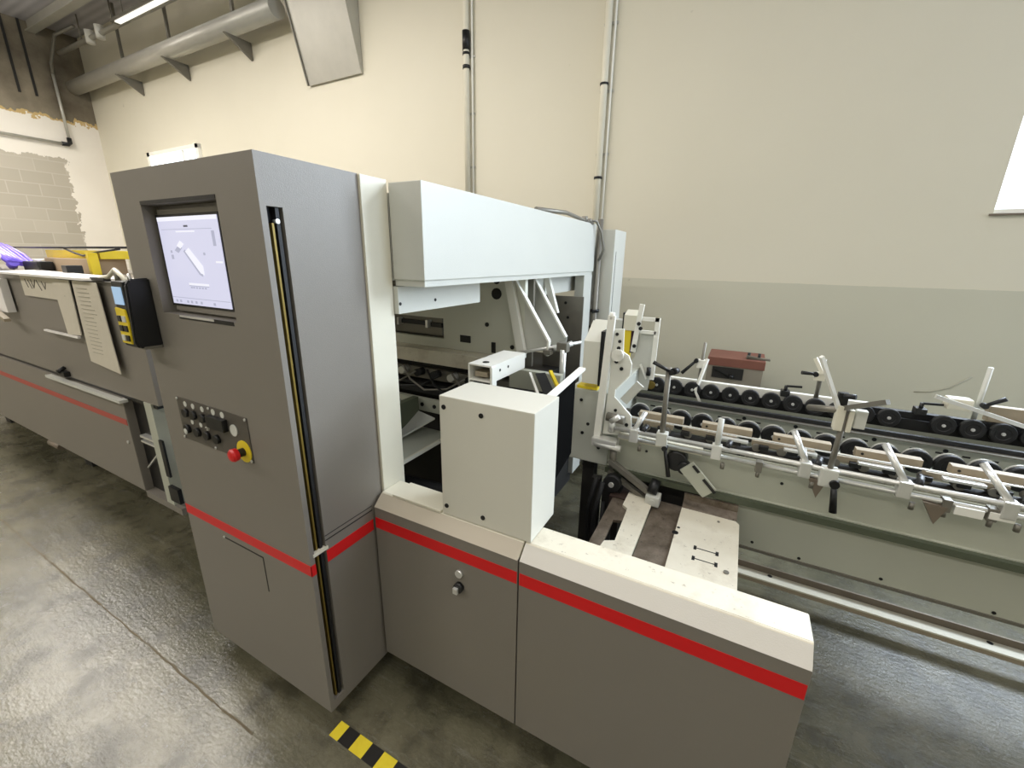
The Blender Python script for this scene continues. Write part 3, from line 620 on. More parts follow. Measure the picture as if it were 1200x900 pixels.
# wheel rows
def wheel(x, y, z, r, name='pressure_wheel'):
    w = MB().disc_lathe((x, y-0.012, z), (0, 1, 0), [(r*0.55, 0.003), (r*0.62, 0.0), (r*0.93, 0.0), (r, 0.003), (r, 0.021), (r*0.93, 0.024), (r*0.3, 0.024)], 28).build(name, RUB, t)
    MB().disc_lathe((x, y-0.016, z), (0, 1, 0), [(r*0.13, 0), (r*0.17, 0.003), (r*0.17, 0.02)], 12).build('hub', STEEL, w)
    return w
fw_ = wheel(-0.356, 2.45, 1.003, 0.043)
for i in range(1, 28):
    if i == 12: continue
    copy_part(fw_, (i*0.0942, 0, 0), t)
nw_ = wheel(-0.368, 2.08, 0.945, 0.047)
MB().disc_lathe((-0.368, 2.093, 0.945), (0, 1, 0), [(0.0455, 0), (0.0490, 0.001), (0.0490, 0.004)], 28).build('rim', STEEL, nw_)
for i in range(1, 28):
    copy_part(nw_, (i*0.0967, 0, 0), t)
MB().cyl((-0.44, 2.10, 0.945), (XR, 2.10, 0.945), 0.008).build('wheel_shaft', DSTEEL, t)
# staggered tan roller covers in front of the near wheels
cv = MB().box((-0.345, 1.93, 0.972), (-0.15, 1.965, 1.004), 0.002).build('roller_cover', TAN, t)
MB().cyl((-0.325, 1.9285, 0.990), (-0.325, 1.931, 0.990), 0.005, seg=8).build('cover_screw', BLACK, cv)
for i in range(1, 10): copy_part(cv, (i*0.272, 0, 0), t)
c2 = MB().box((-0.40, 1.895, 0.955), (-0.185, 1.93, 0.978), 0.002).build('lower_cover', TAN, t)
for i in range(1, 11): copy_part(c2, (i*0.272-0.02, 0, 0), t)
MB().box((-0.44, 1.87, 0.915), (XR, 1.93, 0.935)).build('near_carrier_bed', DARK, t)
MB().box((-0.40, 1.885, 0.985), (XR, 1.893, 0.989)).build('guide_wire', STEEL, t)
bb = MB().cyl((-0.385, 1.885, 0.95), (-0.385, 1.925, 0.95), 0.016).build('bearing_block', DSTEEL, t)
for i in range(1, 34):
    copy_part(bb, (i*0.088, 0, 0), t)
ck = MB().box((-0.35, 1.875, 0.948), (-0.315, 1.895, 0.966), 0.002).build('chain_link', BLACK, t)
for i in range(1, 30): copy_part(ck, (i*0.1, 0, 0), t)
st = MB().box((0.0, 1.862, 0.968), (0.11, 1.885, 0.978), 0.002).build('steel_shim', STEEL, t)
for i in (1, 2, 3, 4, 5): copy_part(st, (i*0.235, 0, 0), t)
# guide rods
MB().cyl((-0.42, 1.775, 0.963), (XR, 1.775, 0.963), 0.0095).build('guide_rod', STEEL, t, 'upper bright guide rod')
MB().cyl((-0.40, 1.785, 0.925), (XR, 1.785, 0.925), 0.0085).build('guide_rod', STEEL, t, 'lower bright guide rod')
MB().box((0.72, 1.768, 0.895), (0.79, 1.785, 0.925), 0.002).box((0.80, 1.765, 0.905), (0.86, 1.785, 0.93), 0.002).build('rod_sleeve', WHITE, t)
MB().box((-0.40, 1.795, 0.905), (-0.05, 1.815, 0.935)).build('rod_backing', CREAM, t)
# rod clamps with stubs
def clamp(x, z=0.945, w=0.038):
    b = MB().box((x-w/2, 1.762, z-0.030), (x+w/2, 1.80, z+0.030), 0.005).build('rod_clamp', STEEL, t)
    return b
def lever(p, q, parent, r=0.007):
    p, q = Vector(p), Vector(q)
    MB().cyl(p, q, r, r*1.35).cyl(p-Vector((0, 0.012, 0)), p+Vector((0, 0.012, 0)), r*1.7).build('clamp_lever', BLACK, parent)
for (x, dx, dy, dz) in [(-0.33, 0.03, 0.05, 0.07), (0.0, 0.0, 0.02, 0.11), (0.30, -0.05, 0.05, 0.10), (0.585, -0.06, 0.07, 0.10), (0.84, -0.06, 0.07, 0.09), (1.15, -0.05, 0.06, 0.1)]:
    b = clamp(x)
    MB().cyl((x, 1.78, 0.97), (x+dx, 1.78+dy, 0.97+dz), 0.011).cyl((x, 1.79, 0.97), (x-0.0, 1.87, 0.99), 0.008).build('clamp_stub', STEEL if dx else LGREY, b)
    MB().cyl((x+0.035, 1.775, 0.97), (x+0.045, 1.81, 0.985), 0.011).build('clamp_knob', BLACK, b)
    MB().cyl((x+0.03, 1.77, 0.905), (x+0.03, 1.77, 0.88), 0.008).build('lock_screw', DSTEEL, b)
for (x0, s_) in [(0.315, 1.0), (0.640, 1.15)]:
    MB().prism([(x0, 1.765, 0.918), (x0+0.055*s_, 1.765, 0.912), (x0+0.035*s_, 1.765, 0.845)], (0, 0.02, 0)).build('hanging_tab', BROWN, t)
for x in (0.155, 0.70, 0.81):
    MB().box((x-0.012, 1.768, 0.895), (x+0.012, 1.80, 0.94), 0.003).cyl((x, 1.775, 0.90), (x, 1.775, 0.875), 0.007).build('small_clamp', DSTEEL, t)
# upright posts with levers
def post(x, y, z0, z1, lean=0.0, r=0.0085, mat=DSTEEL):
    return MB().cyl((x, y, z0), (x+lean, y, z1), r).build('guide_post', mat, t)
p = post(-0.213, 1.775, 0.93, 1.268, -0.006, 0.011)
MB().box((-0.235, 1.755, 0.925), (-0.19, 1.80, 0.985), 0.005).build('post_clamp', LGREY, p)
lever((-0.195, 1.765, 0.92), (-0.165, 1.75, 0.80), p); lever((-0.205, 1.765, 1.25), (-0.28, 1.76, 1.285), p, 0.006)
MB().cyl((-0.200, 1.762, 1.255), (-0.19, 1.79, 1.255), 0.014).build('post_head', BLACK, p)
p = post(0.372, 1.775, 0.93, 1.215, 0.008, 0.0095)
MB().box((0.345, 1.755, 0.90), (0.40, 1.80, 0.97), 0.006).build('post_clamp', LGREY, p)
lever((0.392, 1.755, 0.92), (0.405, 1.74, 0.815), p, 0.009)
MB().box((0.35, 1.755, 1.12), (0.375, 1.80, 1.21), 0.004).box((0.385, 1.755, 1.12), (0.40, 1.80, 1.20), 0.004).build('post_bracket', CREAM, p)
MB().box((0.405, 1.765, 1.135), (0.438, 1.795, 1.20), 0.004).build('post_bracket', LGREY, p)
MB().bar((0.365, 1.77, 1.20), (0.45, 1.66, 1.27), 0.016, 0.016).build('side_arm', DSTEEL, p)
MB().cyl((0.29, 1.90, 1.15), (0.36, 1.78, 1.19), 0.012).build('side_arm', DSTEEL, p)
MB().bar((0.262, 1.70, 1.385), (0.355, 1.77, 1.195), 0.012, 0.012).build('brace_bar', WHITE, p)
MB().box((0.345, 1.765, 1.205), (0.375, 1.79, 1.255), 0.004).cyl((0.36, 1.765, 1.245), (0.39, 1.75, 1.25), 0.009).build('top_catch', BLACK, p)
# far posts
p = post(-0.145, 2.5, 1.02, 1.26, 0.006, 0.008)
MB().box((-0.165, 2.48, 1.12), (-0.115, 2.52, 1.165), 0.004).bar((-0.115, 2.49, 1.175), (-0.15, 2.44, 1.0), 0.014, 0.014).bar((-0.15, 2.44, 1.0), (-0.12, 2.44, 0.94), 0.012, 0.012).build('post_bracket', WHITE, p)
lever((-0.17, 2.48, 1.16), (-0.235, 2.46, 1.085), p)
p = post(0.40, 2.5, 1.02, 1.235, 0.0, 0.010)
MB().bar((0.36, 2.48, 1.24), (0.40, 2.46, 1.17), 0.016, 0.016).box((0.37, 2.47, 1.13), (0.415, 2.51, 1.17), 0.004).build('post_bracket', CREAM, p)
lever((0.375, 2.48, 1.16), (0.315, 2.46, 1.165), p)
p = post(0.976, 2.5, 1.02, 1.27, 0.0, 0.009, LGREY)
MB().bar((0.80, 2.40, 1.14), (1.12, 2.44, 1.045), 0.016, 0.016).build('cross_bar', STEEL, p)
MB().box((0.86, 2.44, 1.08), (0.94, 2.50, 1.13), 0.006).build('post_bracket', CREAM, p)
lever((0.98, 2.46, 1.11), (1.03, 2.44, 1.155), p)
MB().box((1.02, 2.51, 1.03), (1.16, 2.55, 1.10), 0.004).build('tan_block', TAN, p)
for x in (0.265, 0.79):
    b = MB().box((x-0.02, 2.46, 1.03), (x+0.02, 2.51, 1.06), 0.004).cyl((x, 2.48, 1.05), (x, 2.48, 1.085), 0.008).build('top_clamp', BLACK, t)
    MB().bar((x, 2.47, 1.085), (x+0.065, 2.46, 1.092), 0.010, 0.010).build('clamp_lever', BLACK, b)
MB().cyl((-0.43, 2.42, 1.01), (-0.43, 2.48, 1.01), 0.035).cyl((-0.385, 2.42, 1.0), (-0.385, 2.48, 1.0), 0.022).build('corner_roller', BRONZE, t)

# levers, motor and pulleys hanging below the rods
MB().bar((-0.43, 1.78, 0.80), (-0.22, 1.76, 0.69), 0.022, 0.03, (0, 1, 0)).bar((-0.43, 1.79, 0.74), (-0.25, 1.77, 0.655), 0.02, 0.02, (0, 1, 0)).build('lever_arm', DSTEEL, t)
MB().box((-0.245, 1.72, 0.655), (-0.185, 1.78, 0.70), 0.006).cyl((-0.215, 1.715, 0.675), (-0.215, 1.725, 0.675), 0.014).build('pivot_block', LGREY, t)
MB().cyl((-0.225, 1.75, 0.70), (-0.215, 1.79, 0.75), 0.022).build('clamp_knob', BLACK, t)
MB().cyl((-0.40, 1.74, 0.70), (-0.40, 1.79, 0.70), 0.040).build('pulley', RUB, t)
MB().cyl((-0.40, 1.732, 0.70), (-0.40, 1.745, 0.70), 0.012).build('pulley_hub', STEEL, t)
MB().cyl((-0.145, 1.77, 0.865), (-0.145, 1.84, 0.865), 0.042).cyl((-0.11, 1.76, 0.845), (-0.11, 1.80, 0.845), 0.026).build('drive_motor', BLACK, t)
pb = MB().bar((-0.10, 1.755, 0.865), (0.0, 1.755, 0.765), 0.065, 0.012, (0, 1, 0)).build('slotted_bracket', FRAME, t)
MB().bar((-0.075, 1.752, 0.875), (-0.05, 1.752, 0.85), 0.012, 0.012, (0, 1, 0)).bar((-0.03, 1.752, 0.825), (0.02, 1.752, 0.775), 0.012, 0.012, (0, 1, 0)).build('slot', BLACK, pb)
MB().box((-0.40, 1.72, 0.60), (-0.24, 1.84, 0.655)).build('gear_cover', paint('dark_brown_metal', (60, 46, 40), 0.5), t)
MB().box((-0.445, 1.76, 0.28), (-0.36, 1.84, 0.66)).build('support_bracket', DARK, t)

# feed gates at the conveyor mouth
t = thing('near_feed_gate', (-0.5, 1.8, 0.88), 'white front feed gate with scroll shaped plate at the conveyor mouth', 'gate')
MB().box((-0.600, 1.825, 1.135), (-0.525, 1.94, 1.325)).prism([(-0.600, 1.825, 1.325), (-0.525, 1.825, 1.325), (-0.525, 1.94, 1.41), (-0.590, 1.94, 1.41)], (0, 0, 0.006)).prism([(-0.600, 1.825, 1.325), (-0.600, 1.94, 1.41), (-0.600, 1.94, 1.325)], (0.075, 0, 0)).build('gate_block', paint('gate_cream', (226, 224, 210), 0.4), t)
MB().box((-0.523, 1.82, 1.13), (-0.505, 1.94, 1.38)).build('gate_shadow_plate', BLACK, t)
MB().bar((-0.476, 1.805, 1.455), (-0.500, 1.80, 0.885), 0.030, 0.022, (0, 1, 0)).build('upright_bar', WHITE, t)
MB().cyl((-0.478, 1.805, 1.44), (-0.476, 1.805, 1.468), 0.012).build('bar_tip', WHITE, t)
pl = MB().prism([(-0.466, 1.82, 1.395), (-0.425, 1.82, 1.400), (-0.42, 1.82, 1.30), (-0.395, 1.82, 1.285), (-0.378, 1.82, 1.25), (-0.382, 1.82, 1.20), (-0.44, 1.82, 1.125), (-0.44, 1.82, 1.09),
     (-0.36, 1.82, 1.015), (-0.352, 1.82, 0.955), (-0.375, 1.82, 0.915), (-0.48, 1.82, 0.905), (-0.47, 1.82, 1.15)], (0, 0.012, 0)).build('scroll_plate', paint('scroll_white', (232, 231, 220), 0.4), t)
for (x, z, r) in [(-0.452, 1.375, .007), (-0.438, 1.345, .007), (-0.44, 1.315, .008), (-0.445, 1.255, .009), (-0.42, 1.225, .008), (-0.375, 0.97, .008), (-0.39, 0.935, .008), (-0.43, 1.03, .007)]:
    MB().cyl((x, 1.815, z), (x, 1.821, z), r, seg=12).build('hole', BLACK, pl)
MB().cyl((-0.44, 1.80, 1.285), (-0.44, 1.82, 1.285), 0.026).cyl((-0.43, 1.795, 1.30), (-0.43, 1.80, 1.30), 0.012).build('pivot_boss', WHITE, t)
MB().cyl((-0.46, 1.79, 1.005), (-0.38, 1.79, 1.0), 0.020).build('adjust_drum', DSTEEL, t)
MB().cyl((-0.435, 1.77, 0.99), (-0.40, 1.77, 1.02), 0.012).cyl((-0.43, 1.78, 0.94), (-0.43, 1.78, 0.99), 0.016).build('adjust_screw', STEEL, t)
MB().box((-0.515, 1.76, 0.862), (-0.40, 1.82, 0.900), 0.006).cyl((-0.50, 1.77, 0.87), (-0.38, 1.77, 0.87), 0.014).build('gate_foot', STEEL, t)
MB().bar((-0.40, 1.83, 1.075), (-0.335, 1.83, 1.165), 0.038, 0.012, (0, 1, 0)).build('slant_plate', LGREY, t)
MB().cyl((-0.415, 1.79, 0.76), (-0.415, 1.79, 0.86), 0.016).build('lower_pin', DSTEEL, t)

t = thing('far_feed_gate', (-0.5, 2.4, 0.95), 'white rear feed gate with a yellow belt, behind the front gate', 'gate')
MB().box((-0.565, 2.40, 1.305), (-0.485, 2.47, 1.385)).prism([(-0.565, 2.40, 1.385), (-0.485, 2.40, 1.385), (-0.485, 2.47, 1.41), (-0.565, 2.47, 1.41)], (0, 0, 0.004)).build('gate_block', CREAM, t)
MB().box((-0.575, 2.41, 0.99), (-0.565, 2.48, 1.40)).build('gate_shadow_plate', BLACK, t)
MB().box((-0.560, 2.405, 1.03), (-0.520, 2.44, 1.305)).build('yellow_belt', YEL, t, 'yellow vertical belt')
MB().box((-0.518, 2.40, 1.18), (-0.497, 2.44, 1.30)).build('belt_gap', paint('maroon_rubber', (58, 24, 34), 0.6), t)
MB().bar((-0.470, 2.385, 1.455), (-0.497, 2.385, 1.19), 0.026, 0.015, (0, 1, 0)).build('upright_bar', WHITE, t)
f = MB().box((-0.47, 2.395, 1.365), (-0.375, 2.41, 1.385)).box((-0.47, 2.395, 1.295), (-0.385, 2.41, 1.312)).box((-0.395, 2.395, 1.04), (-0.370, 2.41, 1.385)).build('frame', WHITE, t)
MB().prism([(-0.487, 2.41, 1.30), (-0.395, 2.41, 1.30), (-0.395, 2.41, 1.02), (-0.40, 2.41, 0.97), (-0.53, 2.41, 0.97), (-0.53, 2.41, 1.10), (-0.487, 2.41, 1.16)], (0, 0.008, 0)).build('scroll_plate', LGREY, t)
MB().bar((-0.45, 2.40, 1.12), (-0.41, 2.40, 1.04), 0.012, 0.01).build('brace_bar', WHITE, t)
for (x, z) in [(-0.477, 1.35), (-0.465, 1.325), (-0.49, 1.225)]: MB().cyl((x, 2.370, z), (x, 2.384, z), 0.010).build('bolt', BLACK, t)
MB().box((-0.635, 2.42, 0.99), (-0.575, 2.50, 1.355)).build('side_box', LGREY, t)
MB().cyl((-0.40, 2.385, 1.065), (-0.40, 2.385, 1.11), 0.012).build('black_grip', BLACK, t)

# black looped hose guards left of the tread plates
t = thing('looped_straps', (-0.47, 1.7, 0), 'black looped straps hanging down under the grey end block', 'strap')
for k, (x, y) in enumerate([(-0.47, 1.74), (-0.43, 1.70)]):
    MB().tube([(x, y, 0.72), (x-0.03, y, 0.55), (x-0.02, y-0.02, 0.30), (x+0.02, y-0.02, 0.12), (x+0.05, y, 0.30), (x+0.04, y, 0.60)], 0.010).build('strap', RUB, t)
MB().box((-0.50, 1.76, 0.0), (-0.46, 1.80, 0.70)).build('strap_post', DARK, t)

# tread plates between the low cabinet and the conveyor
def plate(name, pts, z, mat, label, th=0.012):
    t = MB().prism([(x, y, z-th) for x, y in pts], (0, 0, th)).build(name, mat); return tag(t, label, 'plate', 'tread plates between cabinet and conveyor')
plate('tread_plate', [(-0.375, 1.13), (-0.315, 1.13), (-0.308, 1.36), (-0.33, 1.37), (-0.335, 1.55), (-0.30, 1.56), (-0.30, 1.70), (-0.318, 1.83), (-0.385, 1.83)], 0.650, GRIME, 'narrow brown tread plate with a stepped edge, leftmost between cabinet and conveyor')
o = plate('tread_plate', [(-0.355, 1.13), (-0.215, 1.13), (-0.215, 1.78), (-0.325, 1.78), (-0.325, 1.66), (-0.30, 1.64), (-0.29, 1.40), (-0.325, 1.38)], 0.664, WORN, 'cream tread plate with a stepped left edge, between two brown plates')
plate('tread_plate', [(-0.212, 1.13), (-0.085, 1.13), (-0.09, 1.80), (-0.212, 1.80)], 0.648, GRIME, 'wide brown tread plate left of the large cream plate')
t = thing('large_tread_plate', (0.0, 1.45, 0.6), 'large worn cream tread plate right of the brown ones, with two bar shaped slots', 'plate')
MB().prism([(-0.10, 1.13, 0.655), (0.125, 1.13, 0.655), (0.125, 1.74, 0.655), (0.112, 1.76, 0.655), (-0.095, 1.76, 0.655)], (0, 0, 0.012)).build('plate', WORN, t)
MB().prism([(-0.095, 1.76, 0.655), (-0.095, 1.76, 0.668), (-0.095, 1.815, 0.690), (-0.095, 1.815, 0.678)], (0.21, 0, 0)).box((-0.095, 1.803, 0.68), (0.115, 1.815, 0.712)).build('rear_lip', GRIME, t, 'dirty brown raised rear lip')
for y in (1.50, 1.435):
    b = MB(); b.box((-0.015, y-0.002, 0.667), (0.055, y+0.002, 0.6678)); b.build('slot', BLACK, t)
    MB().box((-0.022, y-0.012, 0.667), (-0.012, y+0.012, 0.6680)).box((0.052, y-0.012, 0.667), (0.062, y+0.012, 0.6680)).build('slot_end', BLACK, t)
for (x, y, r) in [(-0.095, 1.56, 0.012), (-0.088, 1.60, .006)]: MB().cyl((x, y, 0.666), (x, y, 0.6682), r, seg=12).build('hole', BLACK, t)
MB().cyl((0.09, 1.41, 0.667), (0.09, 1.41, 0.671), 0.009, seg=12).cyl((0.05, 1.72, 0.667), (0.05, 1.72, 0.670), 0.005, seg=10).build('rivet', DSTEEL, t)
MB().box((-0.36, 1.15, 0.60), (0.10, 1.18, 0.636)).box((-0.36, 1.74, 0.60), (0.10, 1.77, 0.636)).box((0.08, 1.13, 0.62), (0.12, 1.76, 0.655)).build('support_beam', DSTEEL, t)
for y in (1.20, 1.70): MB().box((0.04, y, 0), (0.08, y+0.04, 0.60)).build('leg', DARK, t)
# paper scraps on the low shelf left of the plates
t_ = MB().box((-0.50, 1.20, 0.10), (-0.365, 1.72, 0.112)).build('floor_tray', paint('oily_tray', (66, 58, 44), 0.4, var=0.3, vscale=10)); tag(t_, 'dark oily tray low between the white box and the brown tread plate', 'tray')
for k, (x, y, a, lab) in enumerate([(-0.455, 1.34, 0.6, 'crumpled white paper scrap in the dark gap, nearer to the white box'), (-0.40, 1.40, -0.3, 'small white paper scrap in the dark gap, nearer to the brown plate')]):
    m = MB().prism([(x-0.02, y-0.006, 0.1125), (x+0.004, y-0.010, 0.1125), (x+0.022, y+0.004, 0.1125), (x+0.002, y+0.012, 0.1125), (x-0.006, y+0.002, 0.1125)], (0, 0, 0.004), 0)
    tag(m.build('paper_scrap', WPAPER), lab, 'scrap', 'paper scraps in the dark gap')

# floor rail
t = thing('floor_rail', (1.2, 2.28, 0), 'long beige angle rail low above the floor, in front of the conveyor', 'rail')
MB().box((0.0, 2.235, 0.092), (XR, 2.305, 0.100)).build('top_flange', CREAM, t)
MB().box((0.0, 2.300, 0.100), (XR, 2.308, 0.135)).build('shaded_flange', BROWN, t)  # brown stands in for shade on the beige rail's upright flange
MB().box((0.0, 2.236, 0.070), (XR, 2.244, 0.092)).build('front_flange', TAN, t)
for x in (0.345, 1.18): MB().cyl((x, 2.285, 0.0995), (x, 2.285, 0.1012), 0.011, seg=12).build('hole', BLACK, t)
for x in (0.05, 1.9): MB().box((x, 2.25, 0), (x+0.05, 2.295, 0.092)).build('foot', DARK, t)

# red-brown machine against the back wall
t = thing('red_cart_machine', (0.03, 3.8, 0), 'small grey machine with a red-brown top standing behind the conveyor', 'machine')
MB().box((-0.165, 3.65, 0.60), (0.225, 4.0, 0.90), 0.004).build('housing', paint('warm_grey_box', (146, 138, 124), 0.5, var=0.1), t)
MB().box((-0.168, 3.645, 0.895), (0.232, 4.0, 0.962), 0.004).build('lid', RUST, t, 'red-brown lid')
MB().box((-0.125, 3.643, 0.80), (0.095, 3.6505, 0.888)).build('dark_recess', DARK, t)
MB().bar((-0.11, 3.64, 0.868), (0.01, 3.64, 0.815), 0.010, 0.006).cyl((0.0, 3.64, 0.82), (0.03, 3.64, 0.82), 0.016).build('recess_lever', BLACK, t)
MB().box((-0.15, 3.68, 0.0), (-0.10, 3.95, 0.60)).box((0.16, 3.68, 0), (0.21, 3.95, 0.60)).build('stand_leg', DARK, t)
t = thing('mounting_bracket', (0.18, 3.75, 0.962), 'dark metal bracket with two bolts lying on the red-brown machine', 'bracket')
MB().box((0.10, 3.70, 0.962), (0.26, 3.76, 0.972), 0.002).bar((0.10, 3.70, 0.985), (0.26, 3.72, 0.966), 0.03, 0.012).build('bracket_plate', DSTEEL, t)
for x in (0.115, 0.185): MB().cyl((x, 3.72, 0.965), (x, 3.72, 1.01), 0.010).build('bolt', BLACK, t)

# ================= the machine on the left =================
t = thing('long_side_machine', (-4.2, 1.2, 0), 'long grey machine with a red stripe, behind and left of the control cabinet', 'machine')
MB().box((-7.2, 0.982, 0.905), (-2.62, 1.8, 1.535), 0.004).build('upper_panel', GREY, t)
MB().box((-7.2, 0.976, 0.29), (-3.03, 1.8, 0.885), 0.004).build('lower_panel', GREY, t)
MB().box((-7.2, 0.9735, 0.715), (-3.04, 0.9762, 0.750)).build('red_stripe', paint('glare_red', (176, 74, 64), 0.45), t)  # same red paint, paled to carry the glare at a grazing view
MB().box((-7.2, 0.990, 0.880), (-2.66, 1.7, 0.908)).build('panel_gap', BLACK, t)
MB().box((-4.05, 0.945, 0.868), (-2.98, 0.985, 0.884)).build('ledge', LGREY, t)
MB().box((-3.03, 1.02, 0.30), (-2.76, 1.75, 0.88)).build('open_bay', BLACK, t)
MB().box((-2.78, 0.98, 0.27), (-2.70, 1.70, 0.905)).build('end_post', FRAME, t)
MB().box((-3.03, 0.978, 0.25), (-2.62, 1.3, 0.29)).build('bottom_rail', GREY, t)
MB().box((-2.96, 0.99, 0.655), (-2.80, 1.02, 0.668)).box((-2.96, 0.99, 0.625), (-2.80, 1.02, 0.636)).bar((-2.98, 1.0, 0.45), (-2.78, 1.0, 0.60), 0.008, 0.008, (0, 1, 0)).build('bay_bar', STEEL, t)
MB().box((-2.70, 0.975, 0.48), (-2.66, 0.985, 0.70)).box((-2.70, 0.97, 0.33), (-2.60, 0.99, 0.42)).build('bay_hinge', BLACK, t)
MB().cyl((-3.09, 0.970, 0.60), (-3.09, 0.976, 0.60), 0.010, seg=12).build('panel_screw', STEEL, t)
MB().box((-3.85, 0.95, 0.912), (-3.72, 0.982, 0.945), 0.006).cyl((-3.78, 0.94, 0.94), (-3.78, 0.98, 0.965), 0.012).build('latch', BLACK, t)
for x in (-6.5, -4.6, -2.85):
    MB().box((x, 1.15, 0.0), (x+0.14, 1.4, 0.29)).build('foot', DARK, t)
MB().box((-4.75, 1.02, 0.245), (-4.45, 1.2, 0.29), 0.01).cyl((-4.6, 1.0, 0.25), (-4.4, 1.0, 0.25), 0.025).build('underside_fitting', BROWN, t)
# things on and hanging from the left machine
TZ = 1.5355
tag(MB().prism([(-4.45, 0.93, TZ+0.002), (-3.0, 0.93, TZ+0.002), (-2.75, 1.10, TZ+0.002), (-4.55, 1.18, TZ+0.002)], (0, 0, 0.012)).build('paper_sheet', WPAPER), 'large white sheet lying on top of the left machine, edge hanging over', 'paper')
t = tag(MB().box((-4.06, 0.968, 1.408), (-3.47, 0.976, 1.534)).build('note_card', PAPER), 'wide grey note card with hand written marks taped to the left machine', 'note')
wr = MB(); x = -3.98
for k, pts in enumerate([[(0, .05), (.03, .0)], [(.05, .045), (.09, -.005)], [(.10, .05), (.12, .0), (.17, .05)], [(.19, .05), (.24, -.01)], [(.27, .045), (.30, .0), (.33, .04)]]):
    for a, b in zip(pts[:-1], pts[1:]): wr.bar((x+a[0], 0.967, 1.462+a[1]), (x+b[0], 0.967, 1.462+b[1]), 0.007, 0.002, (0, 1, 0))
wr.build('handwriting', INK, t)
t = tag(MB().prism([(-3.50, 0.955, 1.530), (-3.26, 0.955, 1.530), (-3.27, 0.950, 1.225), (-3.46, 0.950, 1.215)], (0, 0.004, 0)).build('hanging_paper', PAPER), 'short paper sheet hanging down beside the note card, curled at the bottom', 'paper')
MB().box((-3.80, 0.94, 1.205), (-3.30, 0.955, 1.215)).build('curled_edge', WPAPER, t)
MB().box((-3.375, 0.9535, 1.37), (-3.355, 0.955, 1.44)).build('printed_mark', INK, t)
t = tag(MB().prism([(-3.22, 0.955, 1.530), (-2.92, 0.955, 1.530), (-2.89, 0.952, 1.05), (-3.24, 0.952, 1.08)], (0, 0.004, 0)).build('hanging_paper', PAPER), 'long narrow printed paper sheet hanging nearest to the control cabinet', 'paper')
lp = MB()
for i in range(17): lp.box((-3.17, 0.9505, 1.14+i*0.022), (-2.99+random.uniform(-.06, 0), 0.9525, 1.142+i*0.022))
lp.build('printed_lines', paint('faint_print', (168, 162, 146), .8), t)
tag(MB().box((-4.66, 0.93, 1.28), (-4.33, 0.972, 1.50), 0.004).build('white_box_lid', WPAPER), 'white carton flap hanging at the far left of the left machine', 'carton')
tag(MB().bar((-4.75, 0.905, 1.36), (-4.25, 0.90, 1.24), 0.02, 0.03, (0, 1, 0)).build('brown_strap', TAN), 'tan strap across the white carton flap at the left edge', 'strap')
t = thing('parts_tray', (-4.2, 1.35, TZ), 'yellow and grey parts tray on top of the left machine', 'tray')
MB().box((-4.60, 1.25, TZ), (-3.85, 1.45, TZ+0.10), 0.004).build('tray_body', CARD, t)
MB().box((-4.72, 1.30, TZ+0.10), (-3.80, 1.50, TZ+0.155), 0.004).box((-3.84, 1.24, TZ), (-3.80, 1.29, TZ+0.14), 0.004).build('yellow_rim', YEL, t)
tag(MB().box((-4.72, 1.16, TZ+0.003), (-4.42, 1.245, TZ+0.075), 0.015).build('black_case', BLACK), 'black oblong case on the left machine beside the yellow tray', 'case')
tag(MB().box((-3.88, 1.12, TZ), (-3.80, 1.2, TZ+0.06), 0.006).build('black_clip', BLACK), 'small black block at the right end of the yellow tray', 'block')
t = thing('white_cover', (-3.45, 1.6, TZ), 'pale grey box shaped cover on the left machine next to the cabinet', 'cover')
MB().box((-3.95, 1.53, TZ), (-3.3, 1.79, TZ+0.165), 0.006).build('cover_body', LGREY, t)
t = thing('stretched_wire', (-4.6, 1.32, 1.70), 'thin dark wire stretched above the left machine', 'wire')
MB().cyl((-6.6, 1.3, 1.705), (-3.2, 1.3, 1.71), 0.007).build('wire', BLACK, t)
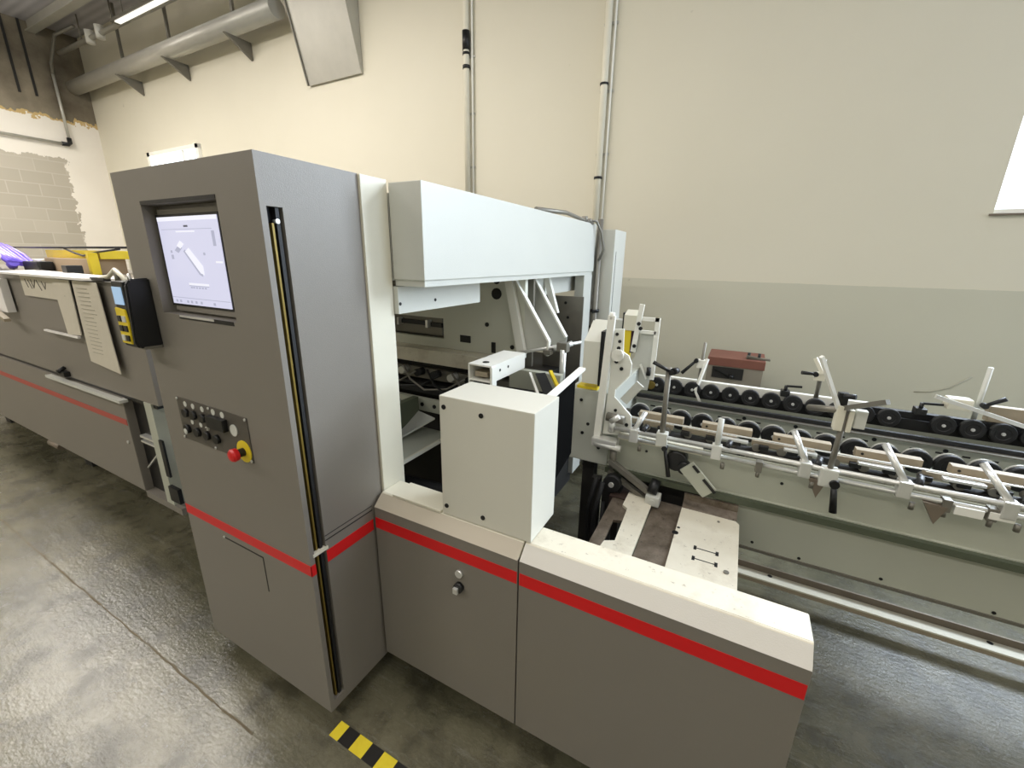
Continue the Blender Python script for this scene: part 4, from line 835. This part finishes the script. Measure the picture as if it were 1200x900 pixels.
MB().tube([(-4.35, 1.3, 1.70), (-4.15, 1.29, 1.67), (-4.0, 1.28, 1.655), (-3.8, 1.29, 1.68), (-3.5, 1.3, 1.70)], 0.006).build('loose_end', BLACK, t)
MB().cyl((-6.55, 1.3, TZ), (-6.55, 1.3, 1.705), 0.01).cyl((-3.25, 1.3, TZ), (-3.25, 1.3, 1.71), 0.01).build('wire_post', DSTEEL, t)
t = thing('purple_film_bundle', (-4.9, 1.2, TZ), 'crumpled bright purple plastic film on the left machine at the left edge', 'film')
for k in range(7):
    y = 1.10+k*0.025; z = TZ+0.02
    MB().tube([(-5.9+k*.05, y, 1.80-k*0.012), (-5.4, y+.02, 1.78-k*.01), (-5.10+k*.03, y-.02, 1.70-k*.008), (-4.95+k*.02, y, 1.66-k*.012), (-4.72, y, 1.60-k*.006)], 0.018 if k < 4 else 0.011, 6).build('film_fold', PURP, t)
MB().tube([(-4.72, 1.12, 1.60), (-4.78, 1.12, 1.585), (-4.90, 1.15, 1.572)], 0.03).build('film_end', PURP, t)
t = thing('cable_coil', (-5.1, 1.15, TZ), 'black and white cable coil beside the purple film', 'cable')
MB().tube([(-5.08+0.12*math.cos(a/12*2*PI), 1.06, 1.620+0.066*math.sin(a/12*2*PI)) for a in range(10)], 0.012).build('cable', BLACK, t)
MB().tube([(-4.92+0.10*math.cos(a/12*2*PI), 1.08, 1.618+0.062*math.sin(a/12*2*PI)) for a in range(10)], 0.014).build('cable', WHITE, t)
tag(MB().box((-5.05, 1.27, TZ), (-4.76, 1.38, TZ+0.085), 0.02).build('white_pouch', WPAPER), 'white pouch under the purple film on the left machine', 'pouch')
t = thing('hook_clips', (-2.72, 0.99, TZ), 'small cream hooks on the machine top beside the handheld meter', 'hook')
MB().tube([(-2.90, 0.97, 1.552), (-2.78, 0.965, 1.565), (-2.70, 0.965, 1.60), (-2.64, 0.965, 1.57), (-2.60, 0.965, 1.545)], 0.010).build('hook', CREAM, t)
MB().cyl((-2.70, 0.97, TZ), (-2.70, 0.97, 1.60), 0.012).build('hook_stem', DSTEEL, t)
MB().box((-2.98, 0.955, 1.54), (-2.82, 0.985, 1.556), 0.003).build('hook_base', BLACK, t)
